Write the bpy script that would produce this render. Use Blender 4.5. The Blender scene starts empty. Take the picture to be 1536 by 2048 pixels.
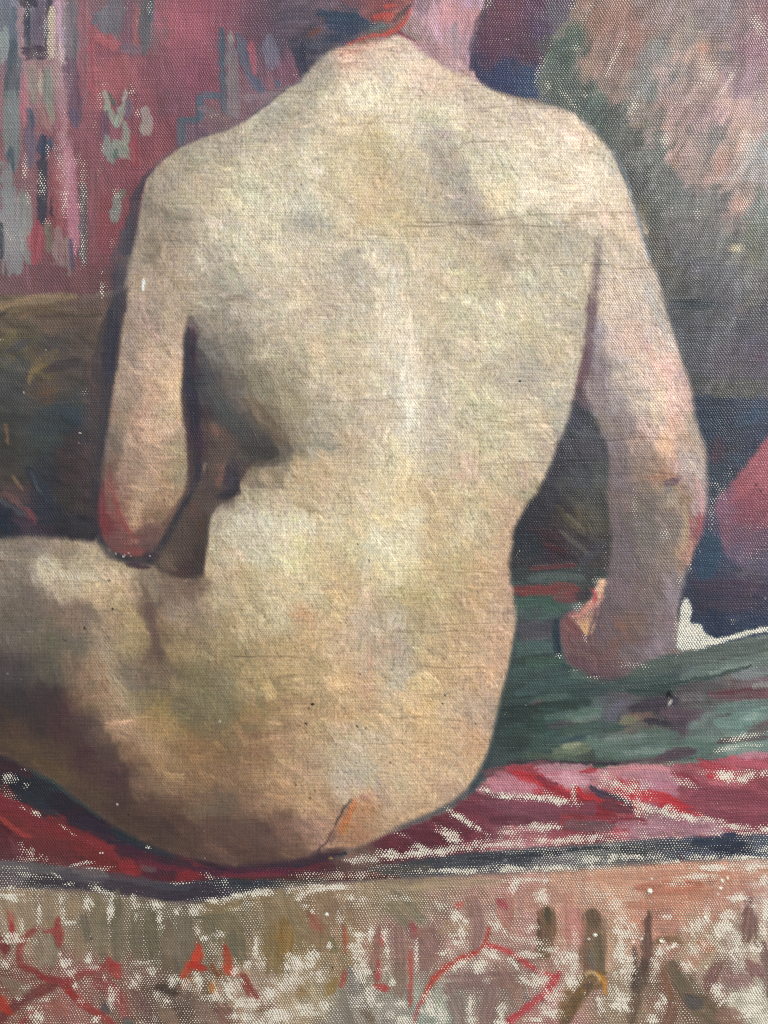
import bpy, math
import numpy as np
PX = 0.00025                      # one photograph pixel on the canvas, in metres
FW, FH = 1536, 2048
DIST = 0.72
# ------------------------------------------------------------------ camera, world, lamp, exposure
sc = bpy.context.scene
cam_d = bpy.data.cameras.new('camera'); cam = bpy.data.objects.new('camera', cam_d)
sc.collection.objects.link(cam)
BASE_Z = 1.0                      # height of the painting's lower edge of view
cam.location = (0, -DIST, BASE_Z + FH*PX/2)
cam.rotation_euler = (math.radians(90), 0, 0)
cam_d.sensor_fit = 'VERTICAL'; cam_d.sensor_height = 24
cam_d.lens = 24*DIST/(FH*PX)
cam_d.clip_start = 0.01; cam_d.clip_end = 100
sc.camera = cam
w = bpy.data.worlds.new('World'); sc.world = w; w.use_nodes = True
bg = w.node_tree.nodes['Background']
bg.inputs[0].default_value = (0.90, 0.94, 1.0, 1); bg.inputs[1].default_value = 0.45
def lamp(name, loc, target, size, size_y, power, col):
    l = bpy.data.lights.new(name, 'AREA'); l.shape = 'RECTANGLE'; l.size = size; l.size_y = size_y
    l.energy = power; l.color = col
    o = bpy.data.objects.new(name, l); sc.collection.objects.link(o)
    o.location = loc
    import mathutils
    d = mathutils.Vector(target)-mathutils.Vector(loc)
    o.rotation_euler = d.to_track_quat('-Z', 'Y').to_euler()
    return o
lamp('window_light', (1.9, -1.15, BASE_Z+1.75), (0, 0, BASE_Z+.25), 0.7, 0.9, 106.0, (1.0, 0.955, 0.90))
sc.view_settings.view_transform = 'Standard'; sc.view_settings.look = 'None'
sc.render.engine = 'CYCLES'; sc.cycles.use_denoising = False; sc.cycles.pixel_filter_type = 'BLACKMAN_HARRIS'; sc.cycles.filter_width = 1.0
sc.view_settings.exposure = 0; sc.view_settings.gamma = 1
# ------------------------------------------------------------------ the sheet the paint lies on
ST = 2.0; MG = 128
xs = np.arange(-MG, FW+MG+ST, ST, dtype=np.float32); ys = np.arange(-MG, FH+MG+ST, ST, dtype=np.float32)
X, Y = np.meshgrid(xs, ys); H, W = X.shape
rng = np.random.RandomState(7)
TB = rng.rand(16, 256, 256).astype(np.float32)
def lat(u, v, k=0):
    iu = np.floor(u).astype(np.int32); iv = np.floor(v).astype(np.int32)
    fu = u-iu; fv = v-iv
    fu = fu*fu*(3-2*fu); fv = fv*fv*(3-2*fv)
    t = TB[k % 16]; a = iu & 255; b = iv & 255; a1 = (a+1) & 255; b1 = (b+1) & 255
    return (t[b, a]*(1-fu)+t[b, a1]*fu)*(1-fv)+(t[b1, a]*(1-fu)+t[b1, a1]*fu)*fv
def noise(s, k=0, x=None, y=None, sy=None):
    x = X if x is None else x; y = Y if y is None else y
    c, q = .8, .6
    return ((lat(x/s+17.3*k, y/(sy or s)+9.1*k, k)+lat((x*c+y*q)/s*1.13+7.7*k, (y*c-x*q)/(sy or s)*1.13+3.1*k, k+5))*2-2)*.72
def streak(deg, L, wd, k=0, x=None, y=None):
    x = X if x is None else x; y = Y if y is None else y
    c, s = math.cos(math.radians(deg)), math.sin(math.radians(deg))
    return lat((x*c+y*s)/L+31.7*k, (-x*s+y*c)/wd+5.3*k, k)*2-1
def sm(a, b, x):
    t = np.clip((x-a)/(b-a), 0, 1); return t*t*(3-2*t)
def hx(h): return np.array([int(h[i:i+2], 16)/255 for i in (0, 2, 4)], np.float32)
def P(s): return [tuple(float(q) for q in p.split(',')) for p in s.split()]
# shared wobble fields
N3, N3b = noise(5, 1), noise(5, 2)
N12, N12b = noise(13, 3), noise(13, 4)
N40, N40b = noise(42, 5), noise(42, 6)
WH = (np.cos(2*np.pi*X/5.4)*np.cos(2*np.pi*Y/8.4)).astype(np.float32)
GR = (rng.rand(H, W).astype(np.float32)*2-1)
# the painting: colour, bare-canvas share, height, thickness of paint, region id, stroke id
C = np.zeros((H, W, 3), np.float32) + hx('7a6a62')
D = np.full((H, W), 0.12, np.float32); Z = np.zeros((H, W), np.float32); T = np.zeros((H, W), np.float32)
R = np.zeros((H, W), np.int16); S = np.zeros((H, W), np.int16)
REG = ['bare_canvas']; STR = [None]
def reg(n):
    if n not in REG: REG.append(n)
    return REG.index(n)
def win(x0, y0, x1, y1):
    a = max(0, int((x0+MG)/ST)); b = min(W, int((x1+MG)/ST)+2); c = max(0, int((y0+MG)/ST)); d = min(H, int((y1+MG)/ST)+2)
    return slice(c, max(c, d)), slice(a, max(a, b))
def sdf(pts, x, y):
    """signed distance to a polygon, positive inside"""
    d = np.full(x.shape, 1e9, np.float32); ins = np.zeros(x.shape, bool)
    n = len(pts)
    for i in range(n):
        x0, y0 = pts[i]; x1, y1 = pts[(i+1) % n]; ex, ey = x1-x0, y1-y0; L = ex*ex+ey*ey+1e-6
        t = np.clip(((x-x0)*ex+(y-y0)*ey)/L, 0, 1)
        d = np.minimum(d, (x-x0-t*ex)**2+(y-y0-t*ey)**2)
        if y0 != y1:
            c = (y0 > y) != (y1 > y)
            ins ^= c & (x < (x1-x0)*(y-y0)/(y1-y0)+x0)
    d = np.sqrt(d); return np.where(ins, d, -d)
def rounded(pts, it=2):
    for _ in range(it):
        q = []
        for i in range(len(pts)):
            a = pts[i]; b = pts[(i+1) % len(pts)]
            q += [(a[0]*.75+b[0]*.25, a[1]*.75+b[1]*.25), (a[0]*.25+b[0]*.75, a[1]*.25+b[1]*.75)]
        pts = q
    return pts
def field(txt, p=2.2, s0=14.0):
    """colour field through hand placed samples, read through a brush-like warp"""
    a = np.array([[float(t.split(',')[0]), float(t.split(',')[1]), *hx(t.split(',')[2])] for t in txt.split()], np.float32)
    q = 5
    gx, gy = X[::q, ::q], Y[::q, ::q]
    acc = np.zeros(gx.shape+(3,), np.float32); ws = np.zeros(gx.shape, np.float32)
    for r in a:
        ww = 1/(((gx-r[0])**2+(gy-r[1])**2)+s0*s0)**p
        acc += ww[..., None]*r[2:]; ws += ww
    return acc/ws[..., None], q
def read(F, q, x, y, sl=None):
    fx = np.clip((x+MG)/ST/q, 0, F.shape[1]-1.001); fy = np.clip((y+MG)/ST/q, 0, F.shape[0]-1.001)
    ix = fx.astype(np.int32); iy = fy.astype(np.int32); a = (fx-ix)[..., None]; b = (fy-iy)[..., None]
    return (F[iy, ix]*(1-a)+F[iy, ix+1]*a)*(1-b)+(F[iy+1, ix]*(1-a)+F[iy+1, ix+1]*a)*b
def region(name, poly, txt, soft=3.0, wob=3.0, dry=0.05, th=0.3, warp=16, ang=60, rnd=2, p=2.2, h=0.0, var=.05, s0=14.0):
    pts = P(poly) if isinstance(poly, str) else poly
    if rnd: pts = rounded(pts, rnd)
    xx = [a[0] for a in pts]; yy = [a[1] for a in pts]
    sl = win(min(xx)-20, min(yy)-20, max(xx)+20, max(yy)+20)
    x, y = X[sl], Y[sl]
    d = sdf(pts, x, y)+N12[sl]*wob*.7+N3[sl]*wob*.5+WH[sl]*soft*.5
    a = sm(-soft, soft, d)
    F, q = field(txt, p, s0)
    st = streak(ang, 34, 8, 7, x, y); st2 = streak(ang+25, 20, 6, 8, x, y)
    col = read(F, q, x+(N40[sl]*.8+N12[sl]*.5+st*.7)*warp, y+(N40b[sl]*.8+N12b[sl]*.5+st2*.6)*warp)
    tone = 1+var*(st*.6+N12[sl]*.5+streak(ang-20, 60, 14, 9, x, y)*.8)
    col = col*tone[..., None]
    col[..., 0] *= 1+.02*N40[sl]; col[..., 2] *= 1-.03*N12b[sl]
    C[sl] = C[sl]*(1-a[..., None])+col*a[..., None]
    D[sl] = D[sl]*(1-a)+dry*a; T[sl] = T[sl]*(1-a)+th*a; Z[sl] = Z[sl]*(1-a)+h*a
    m = a > .5
    R[sl] = np.where(m, reg(name), R[sl]); S[sl] = np.where(m, 0, S[sl])
def resample(pts, step=4.0):
    # Catmull-Rom through the given points
    p = np.array(pts, np.float32)
    if len(p) < 3:
        return p
    out = []
    e = np.vstack([2*p[0]-p[1], p, 2*p[-1]-p[-2]])
    for i in range(1, len(e)-2):
        n = max(2, int(np.hypot(*(e[i+1]-e[i]))/14))
        for t in np.arange(n)/n:
            out.append(.5*((2*e[i])+(-e[i-1]+e[i+1])*t+(2*e[i-1]-5*e[i]+4*e[i+1]-e[i+2])*t*t+(-e[i-1]+3*e[i]-3*e[i+1]+e[i+2])*t**3))
    out.append(e[-2]); return np.array(out)
def stroke(name, pts, w, col, a=.9, dry=None, soft=2.0, own=True, col2=None, th=.45, rough=1.0, h=.8, taper=0, w2=None):
    """one drag of the brush: bristle streaks, ragged ends, a raised rim"""
    global S, R
    p = resample(P(pts)); 
    if len(p) == 1: p = np.vstack([p, p+[0.5, 1.0]])
    mw = max(w, w2 or w)
    sl = win(p[:, 0].min()-mw-6, p[:, 1].min()-mw-6, p[:, 0].max()+mw+6, p[:, 1].max()+mw+6)
    x, y = X[sl]+N12[sl]*1.8*rough+N3[sl]*rough, Y[sl]+N12b[sl]*1.8*rough+N3b[sl]*rough
    if x.size == 0: return
    seg = np.hypot(*(p[1:]-p[:-1]).T); cum = np.concatenate([[0], np.cumsum(seg)]); tot = cum[-1]+1e-6
    bd = np.full(x.shape, 1e9, np.float32); bu = np.zeros_like(bd); bs = np.zeros_like(bd)
    for i in range(len(p)-1):
        ex, ey = p[i+1]-p[i]; L = ex*ex+ey*ey+1e-6
        t = np.clip(((x-p[i, 0])*ex+(y-p[i, 1])*ey)/L, 0, 1)
        dx = x-p[i, 0]-t*ex; dy = y-p[i, 1]-t*ey; d = np.sqrt(dx*dx+dy*dy)
        m = d < bd; l = math.sqrt(L)
        bd = np.where(m, d, bd); bu = np.where(m, (ex*dy-ey*dx)/l, bu); bs = np.where(m, cum[i]+t*l, bs)
    k = (len(STR)*7) % 16
    br = lat(bu/2.6+3.1*k, bs/45+k, k)*2-1
    br2 = lat(bu/6.0+1.7*k, bs/70+k, k+1)*2-1
    f = bs/tot
    ww = w*(1-f)+(w2 if w2 is not None else w)*f
    if taper: ww = ww*(1-taper*f)
    e0 = np.minimum(bs, tot-bs)/max(6.0, min(w*.8, tot*.35))
    d = ww*.5-bd+br*1.2*rough+WH[sl]*1.6+GR[sl]*1.1+N12[sl]*min(2.5, w*.1)
    d = d-np.clip(1-e0, 0, 1)*(w*.16+w*.20*(br2+.5*br))*min(rough, 1.3)
    al = sm(-soft*1.25, soft*1.25, d)*a
    al = al*np.clip(1-.30*np.maximum(0, br)*rough-.16*np.maximum(0, br2)-.10*np.maximum(0, GR[sl])-.10*np.maximum(0, -WH[sl]), 0, 1)
    c = hx(col)[None, None]
    if col2: c = c*(1-f[..., None])+hx(col2)[None, None]*f[..., None]
    c = c*(1+.07*br+.06*br2+.03*N12[sl])[..., None]
    C[sl] = C[sl]*(1-al[..., None])+c*al[..., None]
    if dry is None: dry = .06
    D[sl] = D[sl]*(1-al)+dry*al
    T[sl] = T[sl]*(1-al)+th*al
    rim = np.exp(-((d-1.5)/2.2)**2)
    Z[sl] = Z[sl]*(1-al*.6)+al*h*(.25+.35*br+.5*rim)
    nm = reg(name)
    m = (al > .5)
    if own and m.sum() > 24:
        STR.append(nm); S[sl] = np.where(m, len(STR)-1, S[sl])
        R[sl] = np.where(m, nm, R[sl])
def blob(x0, y0, rx, ry, col, a=.7, deg=0, dry=None):
    m = max(rx, ry)*1.7
    sl = win(x0-m, y0-m, x0+m, y0+m); x, y = X[sl]-x0, Y[sl]-y0
    if x.size == 0: return
    c, s = math.cos(math.radians(deg)), math.sin(math.radians(deg))
    u = (x*c+y*s)/rx; v = (-x*s+y*c)/ry
    r = np.sqrt(u*u+v*v)+.22*N12[sl]+.13*N3[sl]+.12*streak(deg, 26, 4, 11, X[sl], Y[sl])
    al = sm(1.35, .2, r)*a
    if col is not None:
        C[sl] = C[sl]*(1-al[..., None])+hx(col)*al[..., None]
    if dry is not None: D[sl] = D[sl]*(1-al)+dry*al
def blobs(txt):
    for t in txt.split():
        q = t.split(','); blob(*[float(v) for v in q[:4]], q[4], float(q[5]) if len(q) > 5 else .6, float(q[6]) if len(q) > 6 else 0)
BS = [1.0, 1.0]
def bare(txt):
    """places where the brush skipped: x,y,rx,ry,amount,angle"""
    for t in txt.split():
        q = [float(v) for v in t.split(',')]
        x0, y0, rx, ry, am = q[:5]; rx *= BS[1]; ry *= BS[1]; deg = q[5] if len(q) > 5 else 0
        m = max(rx, ry)*1.8; sl = win(x0-m, y0-m, x0+m, y0+m); x, y = X[sl]-x0, Y[sl]-y0
        if x.size == 0: continue
        c, s = math.cos(math.radians(deg)), math.sin(math.radians(deg))
        k = deg if abs(deg) > 1 else (90 if ry > 1.6*rx else 0 if rx > 1.6*ry else 55)
        r = np.sqrt(((x*c+y*s)/rx)**2+((-x*s+y*c)/ry)**2)+.34*N12[sl]+.22*N3[sl]+.30*streak(k, 22, 4.2, 6, X[sl], Y[sl])+.12*GR[sl]
        v = sm(1.6, .15, r)*min(am*.98, .86)*BS[0]
        D[sl] = np.maximum(D[sl], v*(.95+.08*N12b[sl]))
def strokes(name, txt, **kw):
    """each line: width colour [options] | points"""
    for ln in txt.strip().splitlines():
        ln = ln.strip()
        if not ln or ln[0] == '#': continue
        a, b = ln.split('|'); a = a.split(); o = dict(kw)
        for e in a[2:]:
            k, v = e.split('='); o[k] = v if k == 'col2' else float(v)
        if 'own' in o: o['own'] = bool(o['own'])
        stroke(name, b, float(a[0]), a[1], **o)
BS[0] = .82
# ================================================================== BACKGROUND
A1 = "-140,-140 700,-140 640,60 620,170 560,230 420,290 330,340 285,400 262,500 245,600 -140,600"
region('painted_wall_hanging', A1, """30,50,7b7e8c 100,150,9a6c70 150,100,a07c88 200,100,8f4a56 230,150,a5555c 250,50,7a5f66 300,50,7c6068 350,40,a8505f 400,50,a24c60
450,60,8c4c5e 330,150,8a4c5c 400,150,8c465a 450,200,8a5560 500,80,6a4456 550,90,53475a 560,140,7c4c60 280,200,8f4a56 330,200,7c4856 350,250,8c424e
300,300,90464f 250,350,8c4651 200,300,8f4f5c 180,350,8a4d55 230,420,8c434b 280,400,7f4048 150,450,a0555f 200,500,8f434c 100,450,8f4a52 50,560,7c5058
120,560,7a484e 200,560,75494c 20,580,7d5558 20,430,8a6a70 380,270,6e5060 450,240,7b5d62 520,200,7d5a66 590,30,5a4a58 -80,100,8c5560 -80,400,8a4a55 -80,590,7d5558""",
  soft=3, dry=.08, th=.15, ang=88, var=.07)
strokes('painted_wall_hanging', """
22 6f7685 |10,-20 12,60
18 8f9c98 |10,60 8,120
18 5a6675 |28,20 28,100
32 4a5a66 |30,95 24,190
34 6b7a78 |22,190 25,330
14 3f4d5c |22,300 22,345
24 848a88 |14,330 18,420
52 888b8c |26,395 26,530 
24 8c8c86 |52,395 54,520
10 2f3a48 |3,450 4,512
18 a87f86 dry=.2|46,0 45,110
14 343a4c |55,20 55,100
26 5f5368 |76,8 76,100
30 3c3040 |52,104 92,106
12 2e2f3e |96,60 97,96
14 3c3a48 |100,-8 98,36
30 3f3b48 |42,-6 62,6
16 c8b08a dry=.62|105,20 102,112
20 c090a5 dry=.15|121,-5 123,80
12 b59cc0 |128,55 129,84
16 c0a0a8 dry=.45|120,90 128,130
30 6a666c |142,-5 143,130
36 6b4d62 |143,125 152,235
20 5f5068 |150,225 152,250
18 97555f |165,-5 166,190
14 a44c56 dry=.12|182,40 184,190
24 b85a62 |196,72 232,92
28 5f6473 |192,40 200,30
44 6a6a76 |218,14 216,52
36 66626e |240,8 240,56
26 7f4f62 |262,10 256,92
16 a05a5c |276,20 274,100
24 5f6068 |292,-5 289,102
12 4e5a66 |302,-4 303,40
22 7a6070 |246,98 280,100
22 75867a |96,142 95,205
16 8a8f7a |97,205 104,242
26 8c8370 |62,142 66,198
8 b8a58a dry=.3|80,140 82,190
24 a0706c |86,222 98,258
16 3f5066 |60,222 64,252
24 6a5f74 |62,262 62,330
12 c06070 dry=.1|50,150 47,250
22 2b405c h=1.6|87,276 85,312
8 34506c h=1.6|102,276 102,300
20 2e3848 |86,312 85,446
10 27303f |106,398 106,432
24 b5667a dry=.22|138,300 150,500
26 9f4f55 |118,330 120,448
30 a8444f |74,455 72,520
14 6e6e5a |97,452 98,500
24 98807c rough=1.8|117,466 118,528
12 8d7a74 rough=1.8|134,468 138,548
8 4e4a66 |143,480 146,540
18 565258 dry=.35|167,370 168,525
16 8a5058 |188,330 188,520
15 a9b0a0 |209,188 216,214
9 4c6a5c h=1.4|219,190 229,210
9 a8b0a0 |250,179 246,206
17 93a08c h=1.2|213,212 233,252
17 93a08c h=1.2|247,208 233,252
20 6a4a5c |209,226 211,282
18 6a5f74 |258,205 256,232
20 8f9a88 |250,250 256,298
28 85958a |214,284 222,316
36 8a9784 |238,290 262,312
8 4c6f60 h=1.5|234,300 231,316
24 a0988a h=1.3|293,224 293,268
22 7b8a80 dry=.3|234,398 230,438
12 67735f |246,384 240,394
20 a03a48 |268,270 268,330
18 4e6070 |364,240 362,292
16 4e6070 |368,240 396,240
11 3f5666 |398,196 397,240
14 4e6272 |402,191 442,191
14 4d6073 |402,196 402,236
14 3f5a6a h=1|443,62 448,228
12 8a9a90 |460,64 462,88
24 7a7478 |462,92 470,232
22 566072 |478,70 490,120 502,150
22 57607a |500,152 522,178
11 b04f60 |503,88 508,148
34 6f6a80 |538,84 544,130
18 8a5a68 |536,152 540,176
10 506078 |552,160 560,176
14 7f6a74 |402,218 430,226
18 857078 |480,200 580,182
""")
bare("""100,60,16,55,.6 105,110,40,8,.6 123,120,6,20,.6 130,70,6,40,.35 38,130,6,70,.3 208,170,8,6,.55 200,200,5,25,.6 265,190,8,24,.55 275,225,7,12,.6
112,300,10,18,.5 122,335,12,50,.55 130,400,10,40,.75 50,340,6,35,.7 60,390,9,20,.7 85,370,10,30,.75 96,300,6,18,.6 165,380,12,60,.6 167,500,8,45,.7 155,320,12,20,.5 205,300,5,25,.5 200,340,6,20,.4
234,390,12,15,.6 92,445,10,9,.6 10,450,8,30,.5 20,475,10,10,.5 55,20,5,30,.5 300,12,8,30,.5 250,12,14,14,.4 275,40,6,30,.4 212,572,4,12,.5 205,545,4,8,.5 224,490,8,14,.4
35,395,14,10,.4 190,260,6,60,.35 150,500,5,40,.4 420,232,20,4,.5 395,252,20,5,.5 590,150,8,8,.4 435,80,10,40,.12 140,200,10,80,.3 130,250,8,60,.35""")
region('painted_dark_bank', "-140,588 60,590 120,586 215,592 245,600 250,800 230,1130 -140,1090", """30,610,6e614c 80,600,6d5b50 150,600,6a5750 200,600,604f48 30,650,5c5444 100,640,5c4e42 170,640,5a4b41 40,690,54503c 100,700,484545 170,690,504840
30,740,404443 90,740,5e5238 140,740,473f3d 190,740,4d3f3c 30,790,3c3f42 90,790,4c4037 150,790,3b403f 190,790,48413f 30,840,3a3c3b 90,840,323c40 140,830,2b3a45 190,850,3e3a42
30,900,393b38 90,890,33403f 150,890,362f33 190,910,3f3337 30,950,3c3a36 90,950,2c3038 140,940,3b3032 180,960,40353a 30,1000,4d3b3b 80,1000,2b2d3c 140,1000,33302e 180,1010,3c3234
20,1040,1d2636 70,1040,3a2c3c 130,1045,24242c 180,1050,2a2a30 60,1065,33303d -80,700,4a4438 -80,1000,2b2c36""", soft=4, dry=.02, th=.3, ang=30, var=.12)
strokes('painted_dark_bank', """
16 7b6b50 |-10,612 60,604 150,592
10 8a7458 a=.7|-10,625 40,600 120,590
8 40392e a=.7|30,628 90,622 150,632 205,628
7 2a2a30 a=.8|0,632 18,622
5 7a5b40 a=.8|40,640 70,615
20 6a5a40 a=.7|20,622 120,618
14 68623c a=.7|-5,690 30,665
18 665a40 a=.6|60,760 75,730 110,700
9 8a7440 a=.55|60,765 62,745 90,730
16 3a3f4a a=.7|20,700 60,680
20 34303a a=.6|95,740 160,720
14 6b4e34 a=.5|80,790 110,780
22 34404a a=.6|110,830 150,825
24 29323f h=1.8|60,942 84,975 106,1010
44 242a38 h=1.4 a=.75|82,1030 112,1024
7 3a4658 h=2 a=.8|62,946 80,990
5 8a6c4c a=.7|25,947 44,980
5 7a5a3a a=.8|12,850 18,890
14 6a4a48 a=.6|10,985 40,1010 70,1040
8 44505f a=.6|0,1000 50,1030
10 7a3a48 a=.7|55,1020 70,1045
12 16263c |0,1035 15,1060
""")
bare("205,580,5,18,.8 200,640,4,8,.25 170,785,8,10,.4 5,680,5,5,.5 112,726,5,6,.3")
blobs("120,60,16,80,d0aab8,.35 60,160,30,80,b09aa0,.3 125,200,14,90,d8a0b0,.35 130,340,20,90,e0b0b8,.35 30,470,34,60,a8a8a8,.3 110,150,20,40,c8c0a8,.25 25,250,20,80,90a0a0,.3 150,450,12,60,d890a0,.35 220,30,40,30,90808c,.2 380,50,50,50,b86878,.25 150,50,30,60,90808c,.2")
# ---- upper right: mottled cloth, purple ground
region('painted_purple_ground', "930,-140 1150,-140 1160,60 1110,190 1080,205 900,160", """970,60,5d3d4c 1020,60,5a3b4c 1080,60,4c3b52 980,110,55384a 1050,110,503848 1000,150,2f3656 1050,165,34435f 1110,40,5a5560 960,140,37344e 1020,20,67404f 1060,20,5a3c52
940,40,53424f 1110,90,4b4a4c 1050,-60,5a3c52""", soft=4, dry=.05, th=.2, ang=70)
region('painted_mottled_cloth', "1120,-140 1700,-140 1700,830 1200,800 1180,500 1100,260 1070,190 1100,80 1160,10", """1130,100,3f504d 1170,60,6b5a55 1220,50,7b5b55 1270,60,7a5f5c 1320,30,75676a 1380,60,77706f 1440,30,6f6670 1500,30,746068 1520,60,705460
1150,180,46504f 1200,130,7b6560 1260,110,745a58 1320,120,6b6c70 1400,120,8b766f 1450,110,6c6167 1510,100,76586b 1180,220,3f504f 1240,180,7a6a66 1290,170,676c70 1350,170,827274
1420,170,8c7875 1490,160,7d6878 1230,240,47504e 1290,240,706968 1350,230,866d70 1410,220,7f6b72 1470,220,9c8381 1520,210,8d7a7d 1260,290,4c504f 1310,300,58605f 1360,290,8a7474
1420,290,6f6a6d 1480,280,97807b 1520,300,7c8388 1270,350,42494b 1330,350,575d5e 1390,340,786b6b 1440,330,8f7773 1500,340,838287 1300,420,454b4a 1360,410,595e60 1420,410,5b5d60
1480,400,7f6e6c 1520,420,5f6b6c 1320,500,464947 1380,500,50545a 1440,500,565b5e 1500,500,5c625f 1350,570,42464a 1400,560,4b4f57 1460,580,4c505a 1520,570,585a60 1370,650,3f454f
1430,640,474b55 1500,640,484b56 1390,720,3d424c 1450,710,474855 1510,720,474658 1410,790,3f4248 1470,780,4b4d4e 1520,790,474c58 1640,100,706066 1640,300,84808a 1640,600,50545c""",
  soft=6, wob=6, dry=.10, th=.1, ang=122, warp=22, var=.12)
blobs("""1190,50,34,26,7e5a4e,.6,120 1270,60,20,34,805850,.5 1155,75,22,30,3c5048,.6 1125,175,26,36,41524f,.6 1270,175,20,34,6a7074,.5,60 1320,90,26,30,677075,.5 1350,75,16,30,8c7668,.4
1405,95,14,14,a87868,.6 1448,108,10,14,5c5a68,.6 1450,95,16,8,9a7a74,.5 1195,195,18,22,4f6560,.7 1175,140,22,12,8a7868,.5,120 1305,190,14,20,5d686a,.6 1330,255,10,8,b08468,.4 1380,265,18,10,54585a,.5,80
1430,270,16,26,5a6064,.6 1440,330,16,30,9c7468,.5 1415,360,12,16,a07e80,.5 1480,300,20,20,a58a82,.4 1500,285,18,22,9aa0a0,.3 1525,20,20,30,6f4858,.5 1500,90,14,26,765c68,.4 1350,330,14,10,a57860,.4,100
1300,250,20,10,5b605c,.6 1275,250,20,8,7a7058,.4 1480,410,18,20,b08078,.6,-30 1450,430,14,10,8c6a70,.4 1520,440,14,40,5c6a64,.5,20 1500,470,12,20,6b7866,.4 1470,495,16,10,b0a070,.5 1460,540,26,16,5c6470,.5
1290,415,12,22,4a4c3e,.7 1340,400,26,26,5e6a6e,.4 1395,415,18,30,667074,.35 1320,520,16,22,4a4a40,.6 1350,550,20,24,4e4c44,.5 1360,520,14,14,555a70,.4 1400,540,22,16,5c5c70,.45 1510,520,14,16,64664c,.4
1390,610,60,10,2c3a44,.8 1380,603,36,6,1e2c34,.6 1440,640,40,14,464a50,.4 1500,600,14,14,686658,.4 1480,620,14,12,74666a,.4 1420,680,40,12,3c4652,.5 1500,690,26,16,46485a,.5 1520,715,14,10,5a3c50,.5
1440,720,70,18,423f4e,.5 1470,750,60,14,46445a,.4 1400,760,20,16,3c443e,.4 1500,770,50,16,4e504a,.5 1430,790,30,12,454a44,.5""")
bare("""1240,90,7,40,.62,28 1225,125,7,48,.68,28 1270,205,8,34,.8,18 1262,220,10,16,.6 1332,275,9,22,.85,12 1325,280,9,10,.7 1345,215,5,32,.5,36 1415,150,20,36,.68,30 1405,130,10,22,.5,30 1455,165,6,44,.85,32 1430,205,12,14,.4,30
1520,60,16,34,.72,-24 1528,90,8,10,.6 1400,65,12,6,.5 1175,20,14,22,.5,40 1150,95,12,10,.6 1165,35,10,14,.5 1140,12,16,16,.5 1118,160,10,10,.5,40 1085,85,8,8,.4 1084,130,9,24,.5,20 1075,150,8,22,.7 1130,192,22,5,.55,38 1096,172,9,14,.6 1150,212,24,6,.55,36
1100,90,10,16,.4 1015,78,5,3,.8 1170,190,7,8,.6 1520,200,10,30,.6 1490,275,20,24,.6 1505,300,20,30,.5 1500,330,18,10,.4 1262,200,6,20,.5 1285,90,7,30,.4 1320,400,14,22,.5,10 1343,425,10,18,.4 1395,420,10,22,.6 1485,410,13,22,.65,30 1500,395,8,12,.5
1475,496,14,10,.7 1415,500,12,5,.4 1310,395,10,18,.5 1390,540,20,14,.35 1460,570,60,20,.22 1500,650,60,60,.2 1440,800,80,40,.2 1300,350,20,14,.35 1250,330,14,10,.2 1528,230,8,16,.6 1400,170,60,60,.18 1300,60,80,50,.18 1450,260,60,60,.2""")
region('painted_navy_shadow', "1240,790 1340,786 1450,796 1700,800 1700,1300 1500,1276 1440,1300 1400,1290 1340,1230 1360,1000", """1420,850,29374e 1480,840,2f3950 1520,830,34405a 1440,900,333447 1490,890,303850 1430,960,303c50 1420,1100,2b4060 1450,1130,3d4460 1500,1150,4a4258
1400,1150,313a58 1420,1200,2f2f47 1480,1200,3a3450 1430,1240,23304d 1500,1240,2b3553 1440,1270,232f4c 1460,870,2c3448 1600,900,303850 1600,1200,3a3450 1440,1060,4a4460 1400,1120,2c3c5c""", soft=6, dry=.06, th=.12, ang=20, var=.1)
strokes('painted_navy_shadow', """
40 24425e a=.8|1425,1075 1415,1150
30 3f3048 a=.7|1400,1170 1530,1180
24 4a3c50 a=.5|1420,1215 1520,1205
26 1e2c4a |1420,1225 1440,1270
20 1f3452 a=.8|1470,1255 1530,1235
14 57586a a=.6|1480,1150 1536,1120
24 4a3344 a=.7|1440,880 1430,920
14 23485e a=.5|1470,915 1480,925
30 2c5070 a=.4|1525,820 1480,845
16 514456 a=.5|1500,1190 1530,1140
""")
bare("1500,900,60,80,.18 1450,1100,50,60,.2 1465,1245,14,12,.45 1420,1000,10,60,.45 1425,1020,6,40,.5")
region('painted_pink_cushion', "1560,850 1600,870 1600,1150 1536,1150 1470,1130 1445,1100 1440,1050 1425,1000 1470,960 1500,920 1530,880", """1520,920,b05462 1480,970,a84e5a 1440,1000,84506a 1500,1020,8e4456 1530,1000,964658 1450,1060,7c4a60 1500,1080,6f4a62 1460,1110,6b5470 1520,1130,5d4e68
1525,960,b05562 1490,950,b05562""", soft=6, wob=3, dry=.14, th=.15, ang=130)
bare("1490,1040,50,50,.25 1460,950,26,12,.4,-40 1440,985,16,30,.5 1425,1010,10,30,.5 1500,1110,40,26,.35 1530,1120,20,20,.3")
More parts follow.
